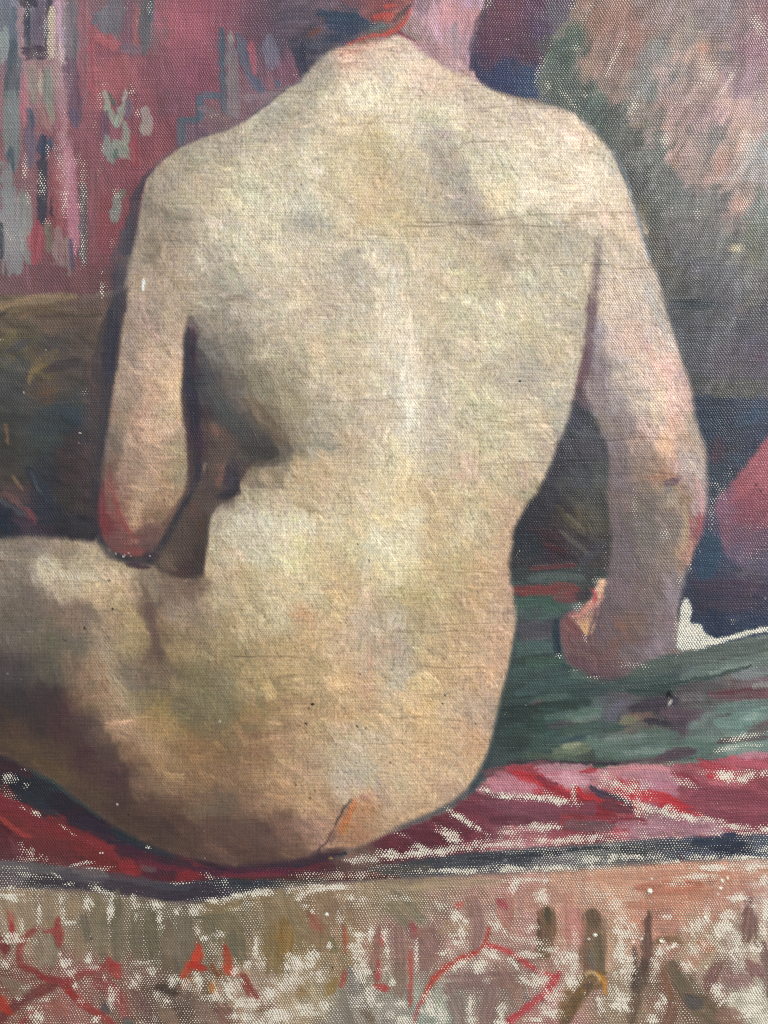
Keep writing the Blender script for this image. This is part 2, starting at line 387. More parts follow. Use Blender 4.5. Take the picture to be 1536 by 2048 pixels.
# ---- dark gap between body and right arm
region('painted_dark_gap', "1185,440 1215,470 1230,760 1260,900 1260,1150 1200,1180 1100,1160 1000,1160 1000,1040 1080,940 1130,800 1160,700", """1195,480,8c8076 1188,560,6b5a5a 1185,620,5d4a50 1180,680,5d4550 1172,720,5c3a46 1175,750,5c3a44 1160,790,5a4a52 1150,820,3c3e4b 1150,850,3a404c 1180,850,44484c
1190,900,3f3f48 1120,920,34343f 1170,950,3f444a 1100,980,33333b 1150,1000,3f3f3d 1200,960,4a4d4e 1070,1030,2d2c33 1130,1040,3a3334 1180,1030,4d4a40 1050,1080,232b35 1110,1090,33252e
1170,1090,3a333a 1200,1120,403a3d 1060,1120,302f37 1210,1000,3e403c""", soft=4, dry=.04, th=.2, ang=50, var=.12)
strokes('painted_dark_gap', """
12 58543e a=.6|1115,1015 1140,1045 1165,1065
6 74704c a=.55|1135,1030 1170,1062
10 5a4c34 a=.6|1150,1020 1180,1060
8 4c1f2a a=.8|1085,1085 1130,1105
16 3c2630 a=.6|1060,1055 1130,1080
8 6a6a5c a=.5|1120,1060 1180,1110
18 3d4450 a=.6|1160,1130 1205,1090
12 57564a a=.5|1170,1000 1200,1060
""")
bare("1145,880,14,50,.18,30 1040,1110,12,14,.35 1150,1100,50,50,.1")
# ---- green cloth
region('painted_green_cloth', "960,1125 1030,1136 1140,1128 1230,1140 1300,1300 1345,1310 1400,1300 1450,1285 1520,1270 1700,1262 1700,1500 1480,1510 1430,1530 1360,1520 1240,1540 1120,1540 1010,1556 930,1610 960,1480", """1050,1150,33403f 1120,1150,475552 1180,1150,3f4544
1050,1200,3b5f56 1100,1210,40685b 1060,1250,4a4f58 1100,1260,4b4a58 1060,1300,43675f 1100,1300,3d5c5c 1130,1350,36564f 1040,1350,355048 1080,1400,2f5048 1150,1380,33504a
1040,1420,28403a 1100,1440,345a4e 1020,1480,2d443e 1080,1480,3a5a50 1050,1520,355049 1130,1500,4d6450 1160,1440,4c6c5a 1200,1440,56696a 1250,1330,4d5f5c 1320,1340,4e6260
1400,1330,5b6f68 1470,1310,5f706a 1520,1300,6c7c74 1300,1370,3d5550 1400,1370,55605f 1500,1340,74807d 1250,1400,5a545a 1320,1410,463c4c 1380,1400,655a5c 1450,1390,6b5658 1520,1380,854c58
1280,1440,6b5f52 1350,1440,55414f 1420,1440,6b7f78 1480,1440,6b9184 1300,1480,5f7a6c 1400,1490,5d8072 1480,1480,7fa090 1200,1500,587a68 1300,1510,4f7568 1400,1510,5a6a62 1170,1520,4a5a4a 990,1510,3a4c4c 950,1570,4a5a5a 1640,1330,74807d 1640,1450,6b9184""",
 soft=4, dry=.07, th=.35, ang=-6, var=.12, warp=14)
strokes('painted_green_cloth', """
18 3a4444 |1010,1150 1090,1146 1170,1142
10 7a2a2e h=1.4|1058,1139 1100,1135 1150,1132
12 566a64 a=.8|1060,1160 1110,1150 1170,1158
22 77303a |1020,1180 1080,1180 1110,1178
22 96322f h=1|1040,1181 1090,1182 1130,1175 1158,1180
20 8f3a3e h=1|1110,1196 1140,1196 1160,1194
24 3b6555 |1035,1215 1080,1200 1120,1222
16 47665f a=.8|1040,1230 1110,1232
26 4e4a58 a=.8|1035,1262 1090,1258 1110,1250
18 6a5a5e a=.5|1050,1275 1100,1270
24 44665f |1040,1295 1100,1300
20 2e3c38 a=.7|1030,1320 1100,1315
16 17344a h=1.3|1112,1245 1114,1280 1118,1312
14 1a5060 |1116,1315 1126,1326
24 3b6450 |1060,1325 1120,1322
24 39605a |1040,1385 1100,1365 1160,1360
14 5c7a72 a=.5|1060,1405 1130,1390
8 8c4850 a=.8|1062,1410 1082,1404
12 1f3a32 a=.8|1010,1418 1110,1408 1180,1404
16 557a70 a=.7|1090,1436 1150,1425
14 50404c a=.7|1100,1452 1160,1448
20 2b4c42 |1020,1460 1090,1455
26 1f3a34 a=.6|1030,1430 1060,1440
10 2a5068 a=.6|1120,1480 1160,1476
22 5c8474 |1140,1432 1196,1425
12 7f9a86 a=.6|1150,1442 1196,1432
24 66607a a=.8|1215,1460 1225,1425 1250,1400
18 645868 a=.8|1240,1450 1260,1410
18 8a8a56 a=.75|1240,1445 1270,1435
14 9a6458 a=.6|1265,1430 1300,1432
26 403248 |1270,1415 1310,1408 1350,1400
12 33283c |1290,1440 1340,1448
24 6a4a5c a=.8|1330,1425 1400,1430
34 4f6a5f |1150,1345 1240,1350 1330,1340
30 5b6c62 |1350,1322 1440,1305 1536,1290
26 54685c |1240,1340 1340,1330
30 3c5a54 |1210,1365 1290,1368 1370,1360
24 688478 a=.8|1370,1352 1440,1335 1536,1318
9 2c4440 h=1.6|1300,1374 1360,1366 1430,1350 1500,1332
5 4c685c h=2.0|1290,1380 1370,1368 1440,1345
6 7f9c8c h=1.5|1420,1345 1500,1326
16 2b4a44 |1260,1383 1345,1378
20 2e4c4c a=.8|1150,1390 1210,1378
20 5a4a50 a=.7|1360,1375 1440,1370
18 7f8a8c a=.8|1470,1350 1536,1345
22 8a6a78 a=.7|1480,1372 1540,1362
10 6d2430 h=1.4|1440,1386 1480,1382 1520,1376
18 7a4450 a=.7|1420,1388 1536,1396
12 9aa8a0 a=.7|1510,1372 1545,1370
26 648c82 |1440,1420 1500,1412 1545,1405
34 6b9a8c |1440,1445 1490,1438 1530,1430
14 9abaa8 a=.6|1480,1440 1520,1430
24 5a7a6c |1180,1492 1260,1478 1350,1468
24 5c8070 |1230,1510 1320,1500 1400,1485
12 86a090 h=1.2 a=.7|1250,1506 1340,1500
10 93a09a a=.5|1210,1480 1290,1470
26 7c8c60 a=.8|1110,1505 1170,1495 
14 a3a87c a=.7|1130,1492 1160,1486
20 566a50 a=.8|1060,1515 1150,1518
24 3c5c50 |1140,1460 1240,1452
12 2c4a5a a=.7|1140,1478 1170,1474
24 587a6e |1380,1505 1440,1490
26 5d3f50 |1320,1518 1350,1508 1380,1502
10 3c2c3c |1020,1527 1080,1524 1160,1526 1240,1526
14 6a4650 a=.8|1240,1528 1330,1520
22 6d9080 |1368,1532 1400,1528
24 684a50 a=.7|1500,1465 1536,1450
10 574048 |1440,1484 1480,1480 1536,1474
""")
stroke('painted_green_cloth', "1341,1382 1346,1392", 9, '1c2c2e', h=5, rough=.3)
blob(1336, 1390, 5, 7, '050808', .95); blob(1340, 1405, 4, 10, 'd0cabc', .9, 30)  # black blob: cast shadow left of the raised flake, put into the colour
bare("""1480,1475,50,8,.8,-8 1450,1498,40,7,.75,-10 1510,1490,40,6,.7 1160,1215,12,12,.5 1350,1345,60,24,.14 1060,1300,60,60,.08 1120,1312,10,6,.7 1150,1340,10,4,.6 1400,1340,120,30,.15 1440,1440,80,40,.18 1150,1500,40,18,.28 1300,1500,80,20,.18 1240,1420,50,20,.14 1340,1402,6,12,.5
1346,1532,14,10,.7,30 1500,1330,50,40,.2""")
BS[0] = 1.0
# bare ground patch right of the hand
region('bare_canvas', "1364,1195 1382,1200 1384,1225 1378,1245 1402,1248 1410,1267 1440,1278 1480,1264 1536,1250 1560,1250 1560,1258 1500,1268 1440,1287 1400,1298 1352,1302 1354,1260", "1370,1240,7c8c90 1400,1280,7c9094 1500,1260,80908c", soft=3, dry=.82, th=0, rnd=1)
bare("1370,1250,10,40,.8 1400,1280,26,12,.8")
# ---- right red cloth
region('painted_red_cloth', "940,1590 985,1545 1020,1532 1060,1542 1240,1536 1340,1530 1420,1520 1500,1505 1700,1495 1700,1680 1400,1690 1000,1720 740,1740 640,1740 700,1700 800,1660 900,1625", """1000,1560,b0707f 1050,1570,b06a7c 1050,1540,a02a35 1100,1560,b02030 1150,1555,a06070 1200,1540,b0707c 1300,1560,a8667a
1250,1600,a83038 1350,1600,8c3f50 1400,1600,8a3a4c 1450,1560,a5505f 1500,1590,8d3a4a 1000,1610,6a3544 1080,1620,73364a 1150,1620,8d2e38 1200,1630,7a3040 1300,1640,8c6070 1400,1650,9c7080
1500,1630,7d3a4c 950,1620,6f2c3d 900,1640,6d2638 850,1680,5c2436 800,1690,59202f 1050,1670,a06570 700,1720,6a5048 1640,1580,8d3a4a""", soft=4, dry=.12, th=.25, ang=24, var=.12)
strokes('painted_red_cloth', """
24 6a3a48 a=.9|975,1545 1040,1538 1110,1532
22 a43040 |1020,1538 1080,1540
26 b26c80 |990,1560 1030,1562 1062,1574
22 b27086 |985,1572 1040,1588
18 b01c26 h=1|1030,1548 1060,1556 1100,1568 1140,1582
16 96202c |1090,1570 1130,1590 1160,1606
30 b77c92 |1080,1542 1130,1540 1190,1546
26 bf90a4 |1100,1556 1140,1564 1180,1566
14 7a2434 |1075,1555 1110,1568
24 c07a88 |1190,1548 1260,1540 1330,1538
20 b0707f |1190,1562 1180,1570
20 a87286 |1250,1552 1320,1550 1345,1560
28 a56c86 |1290,1568 1330,1576 1350,1578
10 c01c24 h=1.4|1150,1574 1165,1590 1180,1598
9 b82028 h=1|1180,1590 1210,1606 1226,1612
20 8f1c26 |1150,1590 1170,1615 1220,1625
14 7c2028 |1140,1625 1230,1632
12 2c2c44 h=1.5|1182,1575 1205,1588 1240,1597 1262,1612
20 5a2a3c |1210,1608 1262,1622
16 742434 |1230,1640 1290,1642
22 c41c28 h=1|1270,1590 1310,1592 1350,1606 1385,1620
16 b83040 |1240,1582 1290,1606
16 b01a2a |1320,1612 1370,1620 1410,1628
12 a8222e |1165,1542 1190,1540
26 71394e |955,1612 1020,1620 1100,1625
24 6a2c40 |925,1608 980,1626 1010,1640
28 7a3a50 |1010,1602 1100,1612 1180,1618
20 5c2638 |985,1640 1060,1642
24 581e2e h=.8|872,1640 910,1655 940,1665
20 642838 |890,1632 940,1652
22 5a1e2e |830,1668 870,1675 895,1688
16 581c2c |768,1690 800,1692 835,1704
14 6a2434 |780,1682 800,1690
26 9a4a58 a=.7|1020,1665 1100,1672 
14 a8505c a=.7|1080,1680 1120,1682
10 9c3a48 a=.6|920,1690 940,1692
32 7c3448 |1400,1585 1460,1590 1536,1600
34 843a4c |1380,1606 1450,1614 1536,1620
26 7a3246 |1420,1630 1480,1640 1536,1645
22 a02c3c |1400,1528 1440,1538 1470,1545
20 b04a5e |1440,1520 1490,1524 1536,1530
14 b07890 a=.8|1480,1510 1536,1508
16 8a2c40 |1350,1548 1390,1560
20 a26c84 a=.7|1240,1648 1300,1652 1400,1655
24 8a5a70 a=.7|1330,1640 1410,1650
12 a04a58 |1200,1662 1225,1668
14 a83c50 |1378,1682 1440,1676
10 c02432 |1420,1552 1460,1560
22 5c4a52 a=.8|1136,1648 1220,1655
""")
BS[1] = 1.3
bare("""1010,1590,30,6,.9,8 975,1582,20,5,.9,25 1060,1594,40,8,.8,6 1110,1598,26,8,.85,10 1090,1585,24,6,.5,14 1148,1586,7,18,.7 1150,1606,10,8,.6 1210,1560,12,14,.7,30 1250,1574,36,14,.75,18 1290,1566,16,10,.6 1240,1590,26,6,.6,24 1200,1572,9,5,1
1290,1615,30,14,.85,20 1330,1620,26,8,.8 1360,1632,50,7,.85,10 1420,1638,34,8,.8,16 1470,1654,44,7,.85,6 1530,1660,20,8,.9 1450,1550,26,9,.95,6 1475,1560,20,8,.9 1500,1550,20,7,.8,-20 1528,1545,14,6,.9 1370,1565,26,8,.6,12 1345,1548,10,10,.4
1410,1545,20,7,.5 930,1640,36,7,1,30 955,1655,14,5,.9,30 900,1622,14,5,.8,30 895,1665,20,8,.9,20 905,1680,16,6,.9 835,1694,14,6,.8 800,1668,24,5,.6,20 850,1705,110,9,.85,-5 700,1722,60,6,.7,-4 980,1690,90,10,.75,-4 1020,1665,24,12,.7 1080,1655,40,8,.8,-4
1150,1680,110,9,.8,-2 1300,1655,110,14,.35 1300,1676,60,6,.6 1230,1668,50,6,.6 1500,1668,60,8,.95 1400,1610,100,40,.12 1440,1690,40,10,.3 1000,1615,60,20,.08 1345,1660,40,10,.25""")
BS[1] = 1.0
# ---- left red cloth and its shadow
region('painted_shaded_red_cloth', "-140,1490 0,1500 60,1530 130,1575 200,1630 320,1700 440,1725 560,1735 660,1710 720,1735 640,1765 400,1770 230,1760 100,1735 -140,1720", """10,1620,8a2025 50,1640,8a2222 100,1650,7e2224 60,1680,6d2325 150,1680,6c2426 200,1690,6b2328 20,1670,5c1c24 30,1700,6e3138 120,1720,6a2a2c 200,1720,7c1f24
250,1740,8d1f22 300,1730,501c2c 380,1745,6f1c24 450,1740,551a32 550,1745,5c1d33 620,1740,55202b 100,1590,252430 50,1570,1f2230 180,1640,2a1c2c 250,1670,2a2230 330,1710,301c2c 20,1530,30242c 100,1560,28303a -80,1600,252430 -80,1700,6a2a2c 700,1740,5a3c38""",
 soft=4, dry=.05, th=.2, ang=30, var=.1)
strokes('painted_shaded_red_cloth', """
22 3c1c24 |-10,1528 30,1535 60,1552
34 1f222c a=.9|20,1560 80,1590 130,1610
26 222836 a=.9|40,1590 90,1612 120,1625
40 241828 a=.9|110,1600 160,1630 210,1655
30 2c1c30 a=.9|150,1640 220,1672 290,1700
20 1c2a34 |230,1662 280,1686 310,1702 345,1712
10 2c4040 a=.8|60,1540 110,1565 160,1604 200,1636
28 83222a |-10,1598 40,1620 90,1650
14 b0342c h=1|0,1635 30,1658 60,1672
10 5a1420 |0,1646 20,1665
26 7c2626 |30,1640 90,1670 150,1680
30 6c2428 |60,1690 140,1700 190,1708
26 8a2024 |100,1655 160,1672 210,1700 240,1735
30 7c2020 |150,1690 210,1720 240,1740
22 9c2024 |245,1735 270,1745
10 8a2428 |220,1690 240,1705
24 4c1a2e |240,1695 310,1722 380,1732
12 701c30 |280,1725 340,1735 380,1740
22 8c1c24 |360,1755 395,1750
12 6a5a58 a=.7|285,1735 310,1738
16 4a1830 |390,1738 450,1745 540,1746
12 7a2034 |440,1752 500,1752 570,1742
14 50182c |540,1740 600,1730 640,1725
10 1e1826 |380,1712 420,1728 450,1736
10 1c2634 h=1.2|590,1730 630,1720 660,1714 690,1706
8 6c2430 |590,1740 640,1732
10 5a2420 |470,1758 560,1756 640,1752
14 3a1c2c |320,1716 380,1730
""")
bare("""18,1552,18,12,.75 30,1560,16,9,.6 52,1570,10,10,.5 50,1538,8,4,.6 20,1590,22,14,.45,30 70,1625,12,5,.8,30 45,1615,12,4,.6,30 55,1700,24,10,.65,35 85,1715,16,8,.6,30 60,1720,50,8,.55 130,1656,14,4,.8,30 145,1668,10,4,.7,30 297,1695,7,4,.8
180,1685,30,5,.2,30 203,1706,5,3,.8 175,1725,14,4,.7 150,1732,20,5,.8,-14 100,1735,30,6,.6 645,1748,60,9,.55 700,1750,60,8,.6""")
# ---- dark edge band of the bed
region('painted_bed_edge', "-140,1715 60,1722 140,1738 230,1758 330,1768 420,1758 520,1760 640,1755 800,1722 1000,1700 1200,1686 1400,1672 1560,1668 1700,1668 1700,1716 1400,1716 1200,1730 1000,1742 800,1756 600,1766 480,1790 400,1808 280,1792 150,1776 -140,1772", """30,1740,5c5257 100,1770,3c383e 200,1750,5a5558 250,1770,3f373d
350,1790,3d333e 450,1780,3a3340 500,1760,38383f 600,1755,4a4038 700,1740,5a4040 800,1740,4f4a4c 900,1725,45464c 1000,1720,4a4b52 1100,1705,5a5a60 1200,1700,5f6260 1300,1700,45484e 1400,1690,3a4255 1480,1690,2d3345 1530,1690,4a5260 -80,1745,4c4248 1640,1690,3a4255""",
 soft=4, dry=.35, th=.15, ang=-4, var=.1)
strokes('painted_bed_edge', """
22 66605f a=.9|0,1728 80,1740 150,1744
16 3a3138 |60,1752 130,1764 210,1776
24 4c454c dry=.05|120,1750 200,1752 300,1768
26 3f343c dry=.05|200,1770 290,1782 400,1782
22 6a6664 a=.8 dry=.1|150,1738 190,1745 210,1752
30 342c38 dry=.08|330,1790 400,1780 430,1790
18 32363e dry=.2|440,1765 500,1768 540,1762
10 2b3038 |430,1760 500,1764
16 43404a dry=.1|300,1768 380,1776
14 4a4640 dry=.25|740,1742 820,1736 900,1726
12 3a3c42 dry=.15|800,1728 900,1716 1000,1708
16 3c3e48 dry=.2|870,1728 960,1722 1060,1722
12 2f333c dry=.2|940,1716 1040,1712 1120,1704
8 22282f dry=.2|1136,1700 1200,1694 1260,1698
14 353b40 dry=.35|1250,1702 1320,1692 1400,1690
16 2a3344 dry=.1|1390,1686 1450,1680 1490,1692
22 20283a dry=.15|1430,1694 1480,1696
8 26354c |1440,1670 1470,1668
8 52302c dry=.3|1290,1732 1330,1736
6 4a1c20 h=1.3|1356,1706 1366,1722 1370,1734
5 3a1c24 |1335,1738 1370,1736
10 6a3c34 dry=.35|640,1752 760,1748
8 50241c dry=.3|660,1757 800,1754
""")
bare("""20,1735,40,7,.5 60,1750,50,6,.65,10 115,1752,16,5,.75,30 140,1768,14,4,.7 20,1778,30,9,.85,12 60,1782,30,7,.8 90,1780,10,8,.5 200,1780,40,8,.75,20 230,1790,20,6,.6 190,1736,30,6,.6 420,1755,24,8,.6,20 450,1765,12,14,.55,-20 360,1766,20,4,.6 780,1735,60,6,.5
900,1742,80,8,.8 1020,1738,60,9,.95 1060,1750,20,14,.9 1100,1735,80,10,.85 1180,1720,60,10,.8 1140,1715,60,10,.6 1250,1715,60,8,.85 1310,1712,40,9,.8 1340,1726,40,8,.9 1200,1735,60,7,.8 1530,1700,40,14,.7 1490,1716,50,8,.9 1400,1714,40,7,.8 1100,1700,60,14,.45 1230,1690,50,10,.55 700,1752,80,9,.65""")
# ---- fringed rug at the bottom
region('painted_rug', "-140,1774 150,1782 280,1798 400,1812 480,1794 600,1772 800,1762 1000,1748 1200,1738 1400,1722 1560,1718 1700,1718 1700,2190 -140,2190", """30,1850,9a8676 80,1820,8f7b6b 150,1820,857464 220,1850,77695a 300,1870,6c6256 370,1850,70655b 430,1850,7a6c58 550,1830,86745f 600,1870,846f4f
660,1850,8a7060 700,1900,8b7458 800,1800,8f7f6c 800,1880,8f6f6c 860,1880,8a6a68 950,1870,9a7b76 1000,1820,a5807a 1050,1800,b08080 1150,1780,b58c7c 1250,1790,b88f80 1350,1770,b98674 1450,1770,b58478
1520,1780,b59a98 30,1980,7c5048 150,1980,8a5a58 250,1980,7c5c54 330,2000,5c4840 400,2000,7a6458 500,2000,9a8478 620,1980,9a8a74 700,2020,7f7874 780,2030,8a8480 850,2030,8c9490 1000,1980,84706c 1100,2000,a07070
1150,1950,9c7870 1220,1900,a88878 1250,2000,8a7868 1320,1980,7a5c50 1330,1850,a87468 1400,1900,a08a78 1450,1950,8a7070 1500,1900,a09088 1500,2000,a5a49c 1420,2030,7c6458""", soft=5, dry=.36, th=.05, ang=85, var=.1, warp=20)
strokes('painted_rug', """
28 94806f dry=.05|50,1796 54,1850
26 8a7968 dry=.05|95,1792 96,1848
22 93806c dry=.05|145,1796 145,1828
24 605a52 dry=.05|166,1832 172,1880
30 8c7a68 dry=.03|160,1868 158,1918
32 78705f dry=.03|196,1796 200,1900
28 6d675a dry=.03|232,1790 236,1912
26 6f685a dry=.03|270,1836 274,1912
26 67604f dry=.05|302,1826 305,1912
34 74675a dry=.05|338,1854 340,1930
38 6f665c dry=.04|370,1846 366,1932
32 7f786c dry=.03|112,1870 100,1925
40 8a7e70 dry=.03|88,1888 92,1920
30 92806f dry=.05|16,1800 28,1840
34 85776a dry=.04|20,1965 60,1990
20 8f7f70 dry=.04|70,1845 60,1860
14 a34a44 |20,1824 24,1850
13 96282e |24,1850 28,1880
28 6d1f28 |-6,1880 8,1900
13 842c2e |78,1854 50,1876 40,1902 42,1930 72,1942 90,1956
19 8a282c h=1|116,1842 119,1890
9 9a3a3c dry=.15|90,1862 112,1858
18 8a2c2c |84,1955 125,1966 150,1990
16 98302e dry=.1|140,1985 175,2015 205,2032 226,2050
14 8c3034 dry=.25|125,1966 185,1942 238,1928
24 a03838 |222,1924 238,1950
20 6c3034 |112,1968 60,1992 18,2020 -6,2050
24 b5301f |-4,1996 14,2022
8 a0303a |62,2022 40,2050
30 9c625c a=.8 dry=.08|100,2012 128,2022
30 8a3c40 a=.8 dry=.25|190,1958 235,1990 250,2030
16 4a4c58 |208,2010 214,2022
18 7e4a46 dry=.2|150,1960 220,1950
26 6f5050 dry=.2|270,1990 300,2030
20 403632 dry=.08|318,1976 350,1984
30 6a5850 dry=.15|370,1990 410,2010
28 8a7468 dry=.1|320,2015 350,2045
22 566064 |255,2040 262,2060
18 c2472a h=.8|396,1902 380,1930 366,1954
10 a85a30 dry=.25|382,1958 365,1972
52 726a55 dry=.04|412,1840 455,1850 468,1880
38 645f50 dry=.03|470,1876 478,1916
26 857357 dry=.05|400,1822 440,1812 470,1815
26 6f6858 dry=.05|425,1850 435,1880
84 87765f dry=.05|560,1806 580,1860
44 7c6a48 dry=.04|548,1870 550,1938
40 85683a a=.8 dry=.04|572,1852 568,1900
40 887660 dry=.08|610,1860 640,1880
42 8a7460 dry=.05|645,1790 668,1832
44 866e56 dry=.06|640,1850 640,1884
20 93544a a=.7 dry=.1|620,1830 640,1860
18 8c7860 dry=.1|700,1820 700,1880
22 706a52 dry=.08|665,1880 668,1900
26 c43a28 h=.8|398,1896 390,1930
22 b52c22 |385,1932 404,1936
16 ac3a24 |450,1896 462,1930
18 bf3c22 h=.8|452,1936 468,1948
22 7c4420 dry=.2|430,1935 440,1950
14 b5702a dry=.2|424,1962 430,1990
20 7c2824 dry=.08 h=.9|488,1956 500,1980 516,1998
18 6b4a3a dry=.08|520,2014 545,2016
34 7c5854 dry=.08|440,2018 462,2040
30 8a6f68 dry=.2|400,2010 420,2040
9 a34a36 dry=.15|690,1856 692,1902
11 a03a34 dry=.1|690,1942 684,1972
15 85605a dry=.08|757,1856 752,1920 750,1960
8 b0443a |764,1870 766,1890
9 a8343a |757,1920 758,1962
17 b03434 h=.8|755,1972 774,1976
22 8a7040 dry=.1|672,1962 658,1984
30 827c78 dry=.08|684,1992 700,2044
14 7b7880 dry=.3|700,1940 712,1985 720,2010
20 8a7050 dry=.15|590,1982 608,1985
18 6b5a4c dry=.2|730,2024 745,2040
30 96806c dry=.4|600,1930 580,1990
22 8f7f6e dry=.08|764,1768 820,1770 890,1764
20 9c8a78 dry=.2|820,1776 900,1768 1000,1762
54 7d7666 dry=.1|790,1808 830,1840
24 8b6d6a dry=.05|800,1862 806,1930
26 7f6860 dry=.05|802,1930 800,1990
34 87696a dry=.05|842,1870 862,1900 852,1932
18 9c4850 a=.85|822,1850 832,1866
20 8a6660 dry=.1|826,1870 862,1860
9 a84840 |822,1900 822,1948
9 b03a38 |822,1950 819,2012
12 b83028 h=1.1|845,2002 855,1975 880,1945 905,1928 948,1906
9 b23430 dry=.2|948,1906 968,1888 978,1858
7 a8343a dry=.3|840,2008 826,2046
9 bb2f38 dry=.1|972,1888 1012,1900 1046,1922 1082,1946 1112,1952
15 b02c3a dry=.15|1118,1946 1098,1978 1062,2008 1032,2032 1008,2050
22 87696c dry=.06|950,1800 958,1850 950,1892
16 8c6c64 dry=.15|935,1800 940,1830
10 b03430 dry=.2|908,1814 925,1806
40 84696a dry=.06|905,1960 960,1958 1020,1955
34 826a6c dry=.06|900,1985 915,2020 922,2044
34 836a6c dry=.06|985,1980 975,2020 972,2044
30 8a6a68 dry=.1|1010,1945 1035,1985
26 8f7068 dry=.2|1040,1970 1030,2000
28 9a7e6c dry=.3|880,1862 930,1850
36 a5706c dry=.2|1010,1800 1010,1850
50 a88078 dry=.2|1040,1800 1110,1790
44 b0807a dry=.2|1140,1800 1140,1860
16 9c3c4c dry=.25|995,1800 1012,1812
38 5c4a36 dry=.02 rough=.35 h=1.2|1092,1828 1094,1862 1086,1902
18 434033 a=.8|1094,1822 1096,1840
8 4a3c30 |1078,1840 1076,1890
54 665244 dry=.02 rough=.35 h=1.1|1186,1842 1186,1900 1186,1935
26 55473c a=.8|1184,1828 1190,1850
22 5f5a4a a=.8|1196,1875 1196,1935
8 48585a |1181,1900 1184,1938
40 6b5638 dry=.02 rough=.35 h=1.5|1196,1956 1176,1962 1150,1992 1130,2030
16 57463c h=1.5|1180,1968 1158,1990 1136,2020
8 c8832a h=2|1192,1944 1208,1958 1211,1986
6 dcc0a0 h=2|1170,1948 1186,1944 1200,1956
8 9c7634 h=1.6|1168,1980 1150,2002 1132,2034
16 5c4a38 dry=.05|1160,1990 1136,2030 1124,2060
16 4c3c3c dry=.03|1296,1826 1296,1860
22 4e3d3c dry=.04|1294,1865 1293,1940
26 4d403c dry=.08|1290,1930 1278,1980
24 5a4a40 dry=.12|1276,1980 1262,2040
16 4a3f3e dry=.3|1268,1900 1272,1970
13 715a44 dry=.08|1308,1884 1340,1876 1364,1886
30 62584a dry=.02 rough=.35 h=1.2|1342,1932 1366,1970
46 665b4c dry=.02 rough=.35 h=1.2|1366,1960 1400,2010 1450,2052
28 46464e a=.8|1376,2002 1398,2006
14 7c5848 dry=.05|1326,1946 1342,1998
26 6e5046 dry=.08|1346,2010 1336,2044
18 644448 dry=.08|1500,1786 1498,1800
36 6c4e4e dry=.04|1500,1824 1496,1876
18 60484a dry=.1|1526,1888 1534,1930 1536,1990
24 6c4a4c dry=.2|1440,1922 1420,1962 1418,1984
30 7a5258 dry=.12|1500,1928 1520,1950
34 8c6a6c dry=.2|1460,1960 1500,1966
40 8a6860 dry=.15|1480,2040 1440,2030
34 b0847a dry=.15|1320,1850 1350,1850
30 b88a7c dry=.12|1180,1760 1280,1758 1380,1748
30 b4806e dry=.12|1310,1790 1400,1785 1420,1780
24 b07a6a dry=.12|1260,1810 1360,1806
40 b07878 dry=.12|1150,1830 1150,1880
30 b48474 dry=.1|1420,1750 1536,1748
26 b0847c dry=.1|1430,1788 1520,1780
24 a05a4a a=.6 dry=.1|1280,1776 1400,1772
20 9a5a48 a=.6|1428,1834 1434,1838
26 a86a58 dry=.15|1400,1880 1420,1900
30 a57a70 dry=.2|1370,1930 1400,1910
""", a=.80, soft=3.4)
